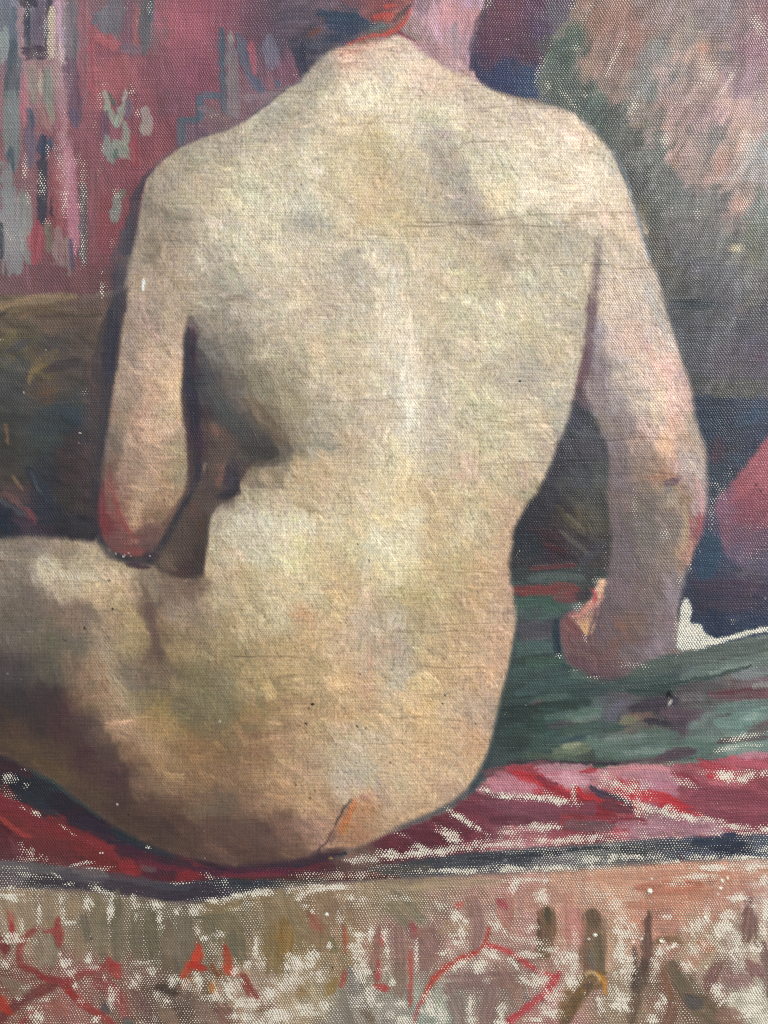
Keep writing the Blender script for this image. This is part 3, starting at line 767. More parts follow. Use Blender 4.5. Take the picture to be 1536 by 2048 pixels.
bare("""30,1795,26,12,.9 12,1790,20,10,.9 25,1870,20,12,.8 78,1820,7,34,.95 45,1855,7,20,.8 30,1880,26,9,.85 15,1925,16,16,.8 122,1800,9,16,.95 125,1825,9,18,.9 140,1845,18,7,.9 175,1806,12,18,1 222,1812,9,26,1 218,1840,6,14,.8 268,1806,12,18,.8,-20 272,1830,6,10,.7 312,1810,22,12,.9 320,1835,9,22,.9,-10
353,1820,12,10,.95 388,1820,14,12,1 395,1860,10,16,.85 130,1928,14,16,1 142,1945,18,12,1 178,1922,9,18,.9 120,1910,5,8,.8 185,1935,22,6,.8 70,1885,12,8,.5 75,1855,5,8,.5 285,1925,30,9,.8 305,1942,16,14,1 268,1962,18,18,.95 210,1955,9,12,.7 150,1972,9,9,1
172,1965,14,14,.6 345,1962,14,14,1 375,1968,20,16,.8 395,1975,14,14,.7 75,2030,20,18,1 62,2018,14,8,.8 35,1995,12,8,.7,-20 90,1998,26,8,.7,-20 225,1995,12,26,.9 160,2005,12,12,.6 190,2040,14,10,1 330,2000,22,12,.8,30 310,1990,10,10,.8 250,1960,12,30,.4 60,1970,26,6,.6,-24
300,1960,40,14,.5 280,2046,10,6,.7 310,2040,10,14,.6 40,1790,16,8,.8 
400,1815,26,12,1 420,1800,30,8,.9 470,1795,50,9,.95,-14 520,1785,40,9,.95,-8 500,1808,20,9,.7 470,1818,20,8,.7 395,1860,7,14,.85 410,1875,14,9,1 440,1870,12,12,.7 425,1900,18,22,.6,-20 440,1930,12,14,.6 395,1960,20,18,.95 415,1955,14,14,.6 470,1940,14,20,.8 460,1975,30,26,.95 430,1995,30,14,1
510,1870,14,8,.5,40 512,1890,10,34,.9 520,1920,14,20,.8 495,1930,12,12,.8 500,2010,40,18,1 490,2035,40,14,1 540,1990,26,26,.85 570,1970,30,20,.8 545,1960,26,8,.7 590,1930,26,26,1 620,1920,26,26,.95 640,1950,26,16,.85 590,1960,40,18,.8 560,2030,50,22,1 610,2020,40,20,.85 650,2010,20,26,.9 520,2046,40,14,1
600,1795,16,12,1,-30 620,1780,40,14,1 660,1775,50,9,.95 610,1812,10,10,.8 625,1822,7,7,1 700,1795,30,12,.8 720,1800,26,14,.7 700,1775,40,7,.7 680,1840,9,20,.8 665,1860,8,16,.5 660,1890,6,10,.9 700,1860,9,20,.6 720,1870,20,12,.95 715,1900,26,30,.95 725,1940,20,40,.95 740,1870,10,20,.9 700,1910,10,20,.6 740,1990,22,26,.85 720,2000,26,20,.7
770,1870,12,20,.95 775,1900,9,26,.8 770,1940,14,20,1 785,1965,9,10,.9 780,1795,16,12,.6 810,1795,14,9,.6 860,1835,14,12,.6 850,1790,14,10,.5 830,1885,4,10,.6 832,1910,6,34,.95 850,1955,10,10,.3 890,1810,22,14,.7 910,1830,16,22,.95 925,1860,16,24,1 915,1885,22,20,.95 900,1905,26,16,.9 895,1860,16,16,.4 920,1930,40,14,.85,-24 970,1900,10,12,.9
960,1930,26,18,.95 985,1910,26,18,.9,30 975,1960,12,8,.6 1030,1930,40,8,.9,40 1060,1965,26,12,.95,35 1080,1960,30,20,.95 1050,1880,60,12,.7,14 995,1850,18,18,.9 985,1830,14,18,.6 1010,1865,16,12,.95 1060,1855,18,9,.9 1055,1862,12,6,1 1085,1795,16,20,1,-20 1030,1770,20,12,.9,-60 1050,1760,60,9,.8 1100,1900,34,9,.8 1060,1910,40,10,.8 1130,1920,30,30,.85
1110,1990,30,20,.95 1140,1960,26,26,.9 1100,2020,30,24,.9 1070,2040,30,12,.9 1125,1880,16,9,.6 860,2015,26,36,1.1 880,2030,20,24,1.1 890,1995,10,10,.6 940,2010,10,34,1.1 945,2040,14,14,1.1 1005,2020,12,18,.9 1000,2045,16,9,1 800,2010,16,12,.8 780,2030,20,14,.7 810,2040,30,12,.9 760,2010,14,14,.8
1240,1900,16,60,1 1250,1940,22,50,1 1235,1860,16,20,.9 1260,1870,20,14,.95 1240,2000,30,30,.95 1220,1990,10,30,.8 1200,2010,16,24,.9 1235,1975,12,14,1 1150,1880,9,26,.6 1150,1930,9,30,.8 1320,1900,14,22,1.1 1335,1895,26,10,1.1 1350,1890,9,7,1.2 1310,1930,9,26,.9 1305,1960,10,20,.6 1320,2010,16,20,.85 1305,2040,20,14,.8 1370,1855,14,14,.8
1395,1850,26,26,1.15 1412,1835,12,24,1.2 1390,1900,30,20,.85 1380,1930,20,20,.85 1420,1880,26,26,.7 1440,1900,26,20,.7 1450,1850,26,26,1.1 1465,1830,20,18,1.1 1440,1870,22,14,1 1475,1795,26,12,1 1510,1812,8,8,.9 1530,1820,14,34,1.05 1525,1860,12,20,1 1470,1880,20,30,.8 1470,1905,30,20,.9 1510,1895,22,14,1 1480,1930,20,20,.7 1440,1990,16,26,1,-40
1480,1990,30,14,.7 1510,1990,30,26,1 1500,2020,36,22,1 1530,2040,20,20,.95 1460,2000,20,12,.9,-40 1400,1970,20,20,.4 1400,1750,40,8,.8 1350,1768,40,10,.7 1380,1755,30,6,.85 1430,1735,60,10,.9 1500,1735,60,12,.9 1525,1765,20,20,.9 1200,1790,30,20,.7 1180,1775,26,16,.6 1230,1810,26,16,.75 1245,1840,20,24,.8 1260,1850,20,18,.95
1330,1833,14,6,.9 1320,1765,14,6,.5 1455,1895,10,10,.6 1385,2020,6,6,.2 1450,2040,20,10,.3 1170,1990,6,12,.5 1345,1800,60,10,.4""")
# ================================================================== THE FIGURE
region('painted_hair', "560,-140 850,-140 862,20 838,60 800,90 760,70 700,92 650,130 612,160 596,130 570,70 545,20", """580,60,544c58 620,40,5d5360 660,20,6a5560 700,40,3c4556 740,30,7b4f52 780,20,7d4a4b 810,20,8e5a55 640,90,4e4753 600,110,3f3c4d 560,10,5a4a58 700,0,6f5660 760,50,6f5c58 830,40,8a5250 700,70,4a4656 700,-80,4a3f48""",
  soft=4, dry=.03, th=.3, ang=-14, var=.14)
strokes('painted_hair', """
26 4e4552 a=.8|560,30 600,25 650,40
24 5a4c58 a=.7|560,60 610,55
20 3a3a4c |598,100 604,130 606,155
14 2a2f40 |606,90 606,120
22 263c50 h=1.1|640,30 690,34 730,40
26 2c3c52 h=1.1|660,52 700,54 735,44
20 303a4e a=.9|650,80 680,72 710,60
14 6a4440 a=.9|618,70 640,58
22 4a5060 a=.7|620,95 650,85
14 3f4858 a=.8|720,56 760,52
10 5c6464 a=.8|740,62 780,48
20 6e4850 a=.7|690,0 740,10
24 80484c a=.7|740,8 800,10
12 bd4a42 h=1|748,34 780,30
10 c04a40 |765,14 790,12
12 b5564a a=.8|770,40 800,30
10 4a4448 a=.8|790,40 820,12
9 c2483f h=1.2|752,75 790,62 812,42 824,18
10 b85048 a=.8|720,80 750,72 770,76
7 c04840 a=.8|690,92 720,82 745,86
16 3f3c4c a=.8|838,-5 836,20
8 5c6a72 a=.7|745,58 770,52
""")
bare("745,52,14,6,.3 606,105,5,10,.3 640,20,60,60,.06")
region('painted_neck', "820,-140 985,-140 968,20 955,60 942,100 938,146 905,138 880,112 850,90 800,64 815,40 830,10", """830,20,a5808a 860,40,c39aa3 900,40,c28f92 940,30,b98a8e 850,90,a08082 890,90,b38a8c 930,90,a8868f 880,130,b08e8c 920,130,a18088 820,70,8f7774 850,10,8a7078 870,60,c09aa8 960,0,b090a0 910,70,a58a92 900,-80,b98a8e""",
  soft=4, dry=.04, th=.3, ang=100, var=.08)
strokes('painted_neck', """
14 8a7a78 a=.7|806,62 840,78
20 c8a0ac a=.7|868,10 866,50
16 d0989c a=.7|895,10 886,60
12 9a8890 a=.7|910,50 912,130
10 7f6870 a=.8|815,78 840,100 868,118
7 7a2f48 a=.9|800,66 825,82 850,104 866,118
5 6a3a40 a=.7|866,118 890,130 915,142
7 54404c a=.8|965,20 950,60 940,100
5 5a5a6c a=.7|948,70 938,110
4 34423f |915,124 918,134
""")
bare("845,30,8,12,.3 840,90,8,8,.35 972,5,14,16,.5 920,60,26,50,.12")
region('painted_person', "180,560 420,560 640,900 560,1200 300,1240 180,1130", "300,800,4a4040 400,1000,4e3c36 250,1100,3a3236", soft=3, dry=0, th=.4)
region('painted_person', "780,60 960,130 960,230 700,200 640,110", "850,120,a07a80 900,140,a88888 700,110,8a6a60", soft=3, dry=0, th=.4)
region('painted_person', "380,1660 700,1660 690,1712 560,1738 420,1738", "500,1700,3a2430", soft=3, dry=0, th=.4)
# back, waist and hips as one sheet of paint
TORSO = """1003,190 960,168 930,150 905,143 880,128 850,108 820,86 800,70 780,78 740,86 700,92 666,96 640,116 614,146 599,161 567,182 536,206 505,232 458,258 400,276 357,297 330,315 308,335 293,355 283,393 276,458 266,505 260,547 255,620
365,640 380,628 392,650 420,760 520,900 470,985 432,1008 416,1035 412,1100 400,1160 330,1150 300,1122 240,1124 215,1090 180,1083 120,1077 60,1073 0,1078 -140,1078 -140,1475 0,1508 55,1536 112,1562 156,1599 208,1638 276,1680 352,1708 416,1721 458,1732
484,1729 549,1722 588,1719 622,1713 648,1700 692,1700 745,1682 781,1659 833,1635 875,1620 908,1599 937,1573 958,1544 976,1505 986,1471 996,1426 1002,1395 1012,1361 1020,1327 1024,1296 1031,1265 1033,1239 1029,1205 1023,1171 1019,1140
1020,1125 1023,1093 1028,1059 1038,1036 1054,1007 1077,981 1096,942 1109,906 1124,869 1137,838 1145,799 1160,740 1175,690 1187,600 1194,500 1200,460 1300,480 1271,424 1261,393 1251,359 1238,331 1222,302 1198,273 1183,250 1157,232 1136,222 1105,212 1060,204"""
SK = """640,150,9a8f80 700,110,c0a08c 760,90,c9b49f 800,95,cdb9a3 660,200,c8b89a 720,190,dccfb2 800,150,d8c6a8 860,150,d0b8a0 900,160,c9b096 600,220,b0a48c 560,220,a39a88 500,260,a49a86 560,280,b8ab94 640,260,c4b397
700,250,cfbb9a 740,300,c0ae8a 760,350,bba988 800,250,cfc2a5 850,250,c8bea6 900,230,d6c8ac 950,190,bcab96 1000,210,c4b49c 1050,220,bdab99 1100,240,c6b29e 1150,260,cdb9a2 1180,300,cbb69d 450,290,a89c88 400,310,a59a85
350,340,a0947f 450,340,b5a98f 500,330,c6b99c 560,320,c0b297 620,330,cdc1a6 700,330,c9b896 820,320,b9a98e 880,290,aca18e 900,350,a89e8e 930,400,a69c8e 960,440,a59884 860,400,b5a78d 1000,300,c8bba1 1060,300,cdc0a6
1120,320,d3c6ac 1180,350,d4c4ac 1220,380,d0bea5 1240,330,b3a898 1000,380,d0bf9d 1060,370,d6cbb2 1120,400,cfc3aa 1000,480,b8a68b 940,500,b3a58a 1050,480,b5a88f 1100,480,aba18a 1150,480,ada08b 1190,420,c8b8a0
1230,450,cbb69c 1250,500,c3b09a 330,370,9c8f7c 300,420,8b7f70 360,400,a89c84 330,450,9c8c7a 300,480,93826f 300,540,a18d7a 340,520,ab9882 320,590,a8947e 360,590,a8967e 360,460,a79680 400,400,b5a88e 450,400,c0b296
440,450,c6baa0 500,420,c9bea2 560,420,cbbfa3 620,440,b9b09c 680,430,c9b897 740,420,c3ae8a 800,430,bba982 400,520,b0a48f 450,560,a89d8a 500,520,c6b99e 560,500,c9bda1 640,500,c4b89d 700,540,b5ac97 760,520,c5baa0
820,540,c4b59c 880,520,c0b296 940,560,bfb494 1000,540,b0a286 1060,560,b3ab93 1120,560,b8ae97 1150,600,bdb094 1170,640,a5988a 400,600,a39885 430,650,8f8576 480,600,aca08d 540,620,b8ac94 600,620,bfae92 660,600,b9a992
720,620,bcae96 780,620,cfc2a7 840,620,c5b69a 900,610,bcb192 960,600,c2b698 1030,620,c8bc9d 1090,620,bfb498 430,700,6f675f 470,700,8d8372 520,700,aa9e86 580,700,b5a88c 640,700,bfae8e 700,700,c2b093 760,700,ccbfa6
820,700,d0c5ae 880,700,b9ac92 940,680,c0b59a 1000,680,cac0a2 1060,660,b9ac8c 1110,700,c1b08f 1140,720,b5a78f 420,760,56504f 470,770,6b6258 530,770,8e8369 580,760,a3977c 640,770,b8a98f 700,760,bfae90 770,770,c6b8a0
830,770,d6ccb5 880,770,c3b79d 940,750,bcb094 1000,740,b5a890 1060,750,a99d8c 1100,760,c1b39a 1130,790,b3a894 440,830,5e5651 480,850,4c4644 530,830,7d705e 580,820,a09277 640,830,aea48e 700,840,b2a68e 760,830,c0b096
820,830,ccc3ae 870,830,bdb1a0 930,820,c4b898 990,830,c5b896 1050,840,c4b596 1090,860,bca98e 1110,870,a59a8a 430,900,6a5348 480,900,4d4541 530,900,45403d 570,890,6c6258 600,880,97896f 650,890,a19b8a 700,880,b5a084
760,900,c3b294 810,890,cfc4a6 870,890,b7a995 920,880,bfb294 980,890,c2b592 1040,900,c0b292 1080,920,baa78f 430,950,6c5547 490,930,7b6c58 540,940,9c8b70 600,940,b09d7c 650,940,bda680 700,930,bfa98b 760,940,cbbb96
820,930,cdbf98 870,930,b8ab8f 930,930,c8ae92 980,930,c0b08f 1030,950,bca78a 1060,980,a59478 450,990,5c4c46 500,990,a3957b 560,990,b5a487 620,990,b9a682 680,1000,bfab8a 740,1000,cdbf9d 800,990,d0bc91 860,1000,c5ac85
920,1000,c4b08a 970,1000,bdaa86 1020,1010,b79b80 430,1040,a99b86 480,1040,c3b8a0 540,1050,c9bea0 600,1050,cfc6a6 660,1040,c9bb9a 720,1050,c9b78e 780,1030,d3c297 830,1030,d0c49e 880,1030,c0a57c 930,1040,bfae8b
980,1050,b8a583 1015,1060,b89a7c 440,1100,b0a080 490,1100,c0b296 530,1110,cabf9f 580,1110,d8cc9d 640,1100,c6b48d 700,1100,c9b991 750,1100,d0c6a4 810,1090,cec29c 860,1090,bda781 920,1090,beaa80 970,1090,baa581
1005,1100,b99a7a 440,1160,b79e7c 490,1160,c2ab80 550,1160,c6b28a 620,1160,cbb890 690,1150,bfa67c 750,1160,cdba92 800,1140,d4c59c 860,1150,bfa77c 920,1150,b8a075 970,1150,bd9f78 1010,1160,b59378
60,1100,8a7c6c 120,1110,93826d 170,1130,a8977c 230,1150,b49e7c 100,1140,c0b396 30,1150,857768 60,1200,74665a 130,1170,b3a084 190,1180,bda27e 250,1180,bda079 290,1170,8b7963 300,1220,6b544a 340,1170,7c6757 380,1180,7d6556
350,1230,a08b74 400,1230,97836b 100,1220,7c6b5b 160,1230,8a7361 220,1240,a1886a 270,1240,ad9467 320,1260,84694f 380,1260,9d8562 40,1270,6c6356 100,1270,6d6552 150,1280,75695a 200,1270,927b64 250,1280,a08a66 290,1290,957e5a
310,1320,6d5748 350,1300,967e58 400,1300,9a8660 30,1340,4a4141 90,1330,5d5649 150,1340,7c6853 200,1340,96795d 250,1350,857762 300,1350,766553 340,1370,7a6a4c 400,1360,7c7150 30,1400,3b3334 90,1400,3d3030 130,1420,4d3534
170,1400,84694f 220,1400,9d7d5c 260,1410,8d7a58 320,1420,99804f 370,1420,74694a 420,1400,77704f 30,1460,503b2e 80,1450,3d302e 130,1460,46302f 180,1450,5a4840 230,1450,a17c5f 280,1460,a8835a 330,1460,a08153 380,1470,957048
430,1450,7d6b4b 60,1500,56422f 130,1500,55402f 160,1510,4a2d30 210,1510,54403a 260,1500,8e6d50 310,1510,a58058 370,1510,94704b 430,1510,8e6b46 110,1550,5c472f 180,1550,563f33 240,1550,4b3333 290,1560,7b5f48 340,1560,967454
400,1560,94704c 450,1540,8f6b4b 180,1600,4f3b2e 240,1600,4b352d 300,1610,5c4034 350,1610,5b4232 400,1600,7c6048 450,1600,6f5a48 250,1650,4e3b2d 310,1660,4b342b 370,1670,563c30 430,1680,65463a 480,1700,5f4338
540,1700,5e4238 590,1690,6f4f3f 450,1650,5d453a 520,1660,60443a 570,1640,7a5a48 620,1660,a17a66 480,1600,8a6750 540,1600,a5805f 600,1600,b58f68 640,1600,b38d68 660,1640,ab8266 500,1550,a07b58 560,1550,ae8a66
620,1540,b59672 680,1560,bba68d 700,1590,c0a78a 740,1560,b8a484 760,1600,b5947a 730,1620,b07a50 760,1650,b29272 720,1670,a87a5a 800,1600,bb9d7a 850,1590,bf9e78 800,1560,c5ad88 850,1540,c5a57d 900,1540,c6a47e
940,1520,c3a17a 900,1580,b3947a 450,1200,b5a27c 500,1210,b9a67f 560,1200,c7b48e 620,1200,c6b28a 680,1200,c4a778 740,1210,c3a988 800,1190,bba576 850,1200,b39f72 900,1190,bba277 950,1200,bf9f78 1000,1200,b99a7e
1020,1230,b3977d 450,1260,a68f68 500,1250,b8a57e 560,1240,bfb08c 610,1230,c09870 660,1250,bfa27a 720,1250,b59f86 780,1240,baaa8e 840,1250,ad9a75 900,1250,bd9f78 960,1250,c2a07a 1010,1270,bc987a 450,1310,a1885f
510,1310,a98e65 560,1300,b79c70 620,1300,bda074 680,1300,c4a884 740,1310,c0a588 790,1310,ad9c85 850,1310,bfa47a 910,1300,c3a37a 970,1310,c2a07e 1010,1310,b89678 450,1360,8c7c5a 500,1370,a08a62 560,1370,ad9264
620,1360,b69a6e 680,1360,c3a377 740,1370,bd9b75 790,1360,b3a48b 850,1360,caaf80 900,1360,c2a27a 950,1370,bf9c78 990,1380,b5987b 450,1420,7d7250 500,1430,94794f 550,1420,9e8158 610,1420,ac8e66 670,1420,bd9a70
730,1430,bf9e74 790,1420,c5aa82 850,1420,cdac78 900,1420,c5a680 950,1420,bfa285 985,1430,a89078 450,1470,8a6f4c 500,1480,936f4e 560,1480,a88460 620,1470,b3946c 680,1480,bba27c 740,1480,bfab8c 800,1480,c5a780
860,1480,c9a778 920,1480,c3a07c 960,1480,bd9876 600,1510,b0906b 660,1520,b39c7c 720,1530,bda888 780,1520,c0a581 -80,1150,80705f -80,1350,4a4141 -80,1470,503b2e"""
region('painted_person', TORSO, SK, soft=7, wob=2.2, dry=0, th=.8, warp=10, ang=58, rnd=1, p=2.2, var=.035, s0=19)
# brown shaded forearm and lap seen between left arm and waist
region('painted_person', "372,640 382,632 398,655 415,720 450,800 500,850 545,880 560,915 500,925 470,960 476,990 436,1008 418,1035 412,1100 400,1155 340,1150 300,1122 330,1060 372,985", """385,700,4b3f48 395,760,3a3a44 400,820,3c2f38 400,880,3d2f38 420,870,5c4840 440,880,5c4a42 395,930,4b3b3c
430,930,604e46 450,960,453a40 420,990,50423e 390,1000,52443e 370,1040,564740 360,1100,52443c 400,1060,4d3b32 400,1120,3f3330 380,1140,44322f 340,1120,655446 430,800,545050 460,850,474645 500,890,4a4441 540,900,45403d 400,690,5f5a58 385,650,7a6e66""",
  soft=7, wob=3, dry=0, th=.4, warp=8, ang=58)
strokes('painted_person', """
28 605c58 a=.5 soft=9 own=0|398,680 410,730 430,780 470,840
32 484b4a a=.45 soft=9 own=0|420,790 450,830 490,866
20 3a3634 a=.55 soft=6 own=0|490,890 520,905 548,915
14 3c3636 a=.5 own=0|500,925 540,928 560,924
30 6b5640 a=.5 own=0|500,800 540,850 570,880
30 7a705a a=.35 own=0|480,690 530,780 590,880
20 262636 own=0 soft=4|384,660 381,740 386,800 393,860
14 2c2a36 own=0 soft=4|393,860 398,900 392,940
9 5c3038 a=.5 own=0 soft=4|390,700 392,760
9 5c3040 a=.55 own=0 soft=4|388,650 386,680
12 42263a a=.6 own=0|398,850 402,900 396,920
14 6c5040 a=.4 own=0|420,940 432,960
9 3f4e42 a=.6 own=0|410,915 408,940
22 3a3440 a=.85 own=0|462,925 465,985
14 2f2c34 a=.8 own=0|430,996 470,988
16 7d6656 own=0 a=.6 soft=12|320,1160 370,1172 420,1166
12 40303a own=0 a=.7 soft=5|372,1130 388,1146 404,1140
14 8c5e48 own=0 a=.7 soft=3|444,930 440,950 436,972
7 a88874 own=0 a=.7|410,925 406,945
9 2c2c34 own=0 a=.85|470,925 474,950 478,988
16 2c2830 own=0 a=.8|440,992 462,984 476,980
8 4a3a38 own=0 a=.7|398,985 420,978 440,982
22 86765e own=0 a=.6 soft=7|500,945 530,950 560,955
9 6c5c4c own=0 a=.6 soft=3|490,968 530,966 566,964
6 54484a own=0 a=.5|500,972 540,974 570,976
20 32302c own=0 a=.45 soft=8|486,888 515,900 545,908
34 454848 own=0 a=.35 soft=12|400,760 430,800 465,850
14 8a6650 own=0 a=.5 soft=5|420,850 440,862
7 3c3834 a=.7 own=0|435,1004 422,1022 415,1050 412,1090
26 6a4038 a=.25 own=0|385,1005 392,1030
20 36302c a=.5 own=0|402,1090 400,1150
12 8a5c4c a=.4 own=0|420,860 446,870
""")
blobs("""745,280,22,60,c0a468,0.18,10 760,340,20,70,b49a70,0.16 700,150,50,20,dfd3b6,0.20 850,140,50,16,dcc6aa,0.16 820,95,30,10,d4a898,0.20 640,118,20,10,8c8c8c,0.16 690,104,30,6,c87a6c,0.24,-10 740,92,30,8,c46a5c,0.20,-8 705,106,24,5,c47468,0.20,-14
870,300,34,44,9c958a,0.20,30 905,350,24,50,96908c,0.20,-28 935,410,26,44,9a928e,0.22,-30 975,470,20,50,a09488,0.16,-35 615,440,9,40,a2a2a4,0.24 590,450,26,20,a59c8e,0.16 600,400,20,10,b8b0a8,0.20 640,210,40,16,d8ccb0,0.16 500,340,18,14,dcd2bc,0.20
620,310,60,14,d4c8aa,0.16 560,420,90,9,d6cbb0,0.18 1060,330,60,30,dcd2b8,0.20 1150,400,44,16,dcd2ba,0.16 1000,400,22,44,d6c496,0.16 940,330,12,30,d0c094,0.16 1120,480,60,30,a39c8a,0.16 1180,350,30,26,dacab0,0.20 1090,270,70,10,c4aa98,0.16
835,250,10,20,b5ada0,0.16 690,460,40,20,b6aca0,0.12 640,490,50,10,d0c8b2,0.16 700,545,44,12,a8a49a,0.20 740,500,10,22,dcd8cc,0.16 780,540,10,12,e0dccc,0.20 560,610,16,40,c8b8a0,0.16,-20 640,620,30,18,b49a90,0.16 590,630,10,34,d6cab4,0.20,-20
770,640,22,100,d8ccb4,0.14 790,700,30,60,dcd0ba,0.18 820,760,22,70,e0d6c2,0.20 820,850,14,80,dcd4bc,0.20 868,850,12,90,b0a498,0.20 870,950,16,36,a89c88,0.20 860,890,14,30,b8a498,0.20 790,560,8,26,c0bcb8,0.20 870,545,20,12,c49a84,0.16 900,560,40,30,c0b48c,0.12
1030,600,60,24,ccc2a0,0.16 990,660,44,14,d4cab0,0.16 960,690,40,12,dad2b8,0.16 1060,740,34,30,a49a90,0.20 1090,720,30,14,ccb090,0.16 900,610,20,16,a8a494,0.20 640,700,20,30,c4a88c,0.20 730,760,26,14,ccb898,0.16 700,850,60,20,b4a07c,0.16
640,870,40,30,a09c90,0.20 620,900,40,14,989484,0.18,30 680,870,26,14,c49a74,0.16 750,850,20,50,d0c0a8,0.12 560,780,30,30,86795a,0.16 600,830,26,18,9c8c6c,0.16 540,720,40,20,b0a286,0.16 500,650,20,24,b8ac98,0.16 420,640,20,20,8c8478,0.22
560,1000,50,18,b0a07c,0.16 520,970,40,10,8c7c60,0.20 600,960,14,12,d0a060,0.16 590,960,8,20,d8ac70,0.16 640,1000,20,10,b8806a,0.12 540,960,26,10,a09868,0.16 590,1040,12,8,c8c060,0.16 600,1090,26,26,e0d8a0,0.20,30 530,1060,50,26,d8d4c0,0.20,40 480,1080,26,20,ccc4b0,0.16
740,1070,16,26,e4e0cc,0.20 760,1110,30,16,e0d8be,0.16 820,1030,46,16,e6dec2,0.24 800,1080,50,26,e0d8c0,0.20 775,1050,14,20,d8c890,0.12 860,1060,14,70,b89a70,0.16 920,950,22,10,d8a898,0.20 940,925,12,10,dcb0a0,0.16 870,965,26,7,cc9c98,0.20 900,990,26,40,c8ac80,0.12
1000,1000,20,40,c09878,0.20,20 1050,830,40,60,c8ac94,0.14 1010,900,30,18,ccb89c,0.12 1040,950,26,26,b8a090,0.16 960,930,30,10,a89870,0.12 1000,1090,16,50,c49878,0.16 1005,1180,16,60,c49474,0.18 960,1040,20,60,b4a88c,0.12 930,880,40,26,ccc4a0,0.12
660,1110,40,20,c0a878,0.16 700,1170,50,16,b89468,0.16 790,1140,20,30,dcd0a8,0.16 600,1228,26,7,cc8c60,0.24,-6 640,1200,50,12,ccb088,0.16 540,1160,60,10,ccbc94,0.16 460,1150,20,30,c09870,0.20 445,1110,9,40,c49c84,0.12 400,1180,30,16,7a6454,0.28
850,1190,50,30,b8a46c,0.16 880,1230,60,16,b4a070,0.16 800,1270,14,60,a8a09c,0.28 780,1230,20,20,a8a490,0.16 820,1340,26,16,a49c90,0.28 790,1300,26,20,c49880,0.22 740,1320,9,40,cc8470,0.22 730,1390,7,40,c88870,0.17 620,1320,70,12,b89668,0.22
840,1370,44,16,d8bc84,0.33 820,1410,60,22,d4ae78,0.22 920,1330,40,12,ccac80,0.22 980,1340,14,40,c89474,0.28 975,1400,14,26,bc9c90,0.22 930,1400,26,26,b09c8c,0.28 900,1430,40,14,b09c90,0.17 860,1500,40,30,c49a6c,0.22 880,1470,60,20,cca878,0.22
940,1500,20,26,c8906c,0.22 800,1440,50,14,d8b888,0.22 690,1500,30,50,b0a89c,0.22 720,1540,34,34,a8a494,0.28 680,1560,26,18,b8aca0,0.22 720,1570,16,12,a09090,0.22 755,1575,10,20,8c8c94,0.28 740,1590,12,8,c08870,0.22 640,1570,26,14,c09a70,0.22
560,1570,26,10,b07a5c,0.22 540,1610,40,20,b08660,0.22 590,1660,50,18,a88070,0.28 550,1680,60,16,86685c,0.22 420,1620,40,14,7a7060,0.28 400,1630,26,10,6b6454,0.22 480,1640,30,26,5c453c,0.28 460,1690,60,20,5e3c34,0.22 420,1690,26,20,604034,0.28
540,1660,16,9,4c3430,0.33 580,1655,14,8,50383a,0.28 510,1680,14,20,4c3a38,0.22 300,1560,30,14,8a6a58,0.22 300,1640,30,20,442c28,0.28 360,1690,40,12,4e3a2c,0.28 340,1580,30,14,7c6258,0.22 150,1560,30,16,68502f,0.28 200,1590,30,18,66502e,0.22
60,1110,40,20,9a8a7c,0.22 140,1150,60,10,cfc4a8,0.39,6 200,1155,50,7,d8cab0,0.33,6 180,1175,50,20,c0a882,0.22 250,1150,14,30,c0a478,0.28 170,1185,30,18,c4ac90,0.22 300,1160,20,20,8c8070,0.22 300,1225,9,60,5c463f,0.28,-12 318,1300,10,60,6b5646,0.22,-14
350,1220,30,40,a4907c,0.17,-20 380,1240,26,14,b89c84,0.17 270,1270,20,40,ac9660,0.22 110,1290,50,24,5e5c46,0.28 140,1240,34,16,8a7060,0.28 100,1250,20,14,907468,0.22 50,1240,26,20,6b6460,0.22 200,1400,14,60,a07a5c,0.28,-8 210,1350,9,30,b07850,0.28
260,1375,26,12,7a7c70,0.22 300,1400,30,14,6a6250,0.22 230,1440,40,16,ac8464,0.33,35 280,1480,40,16,ac8c78,0.28,40 330,1510,40,14,ac7c60,0.22,35 130,1450,30,40,4c2830,0.28 170,1530,20,30,46262c,0.33 210,1540,30,26,4a3038,0.28,35 60,1380,70,14,3a3234,0.28 60,1420,60,16,3c302e,0.28
40,1490,50,12,6a4c34,0.28,10 100,1530,40,12,6b5634,0.28,16 400,1440,30,40,6c6848,0.28 430,1400,26,14,7c7c58,0.22 470,1360,30,30,9c9468,0.17 380,1400,20,30,6a6448,0.28 340,1440,40,14,a08450,0.28 310,1470,50,14,a88458,0.22 400,1490,40,14,9a6e44,0.28 360,1530,50,16,b08450,0.22
450,1400,14,60,848060,0.22 470,1330,20,12,a88850,0.22 520,1345,12,60,a0945c,0.22 540,1400,20,10,a87c50,0.22 500,1440,14,10,b08060,0.22 570,1480,14,26,b0806c,0.22 520,1455,40,12,7c7c60,0.19 500,1500,30,20,94684c,0.22""")
strokes('painted_person', '''
14 6a5248 own=0 a=.6 soft=6 w2=22|290,1165 300,1240 318,1310 336,1370
10 5a4440 own=0 a=.4 soft=5|296,1190 306,1260 322,1320
40 a4886a own=0 a=.35 soft=10|190,1300 215,1400 280,1470 350,1520
60 4a3032 own=0 a=.4 soft=16|120,1420 170,1500 240,1580
50 4c3830 own=0 a=.4 soft=16|250,1600 330,1660 420,1700
24 86705c own=0 a=.3 soft=8|345,1180 380,1210 400,1240
16 3c3434 own=0 a=.5 soft=6|400,1100 396,1150 380,1165
50 c8b89a own=0 a=.35 soft=14|450,1030 450,1120 460,1190
''')
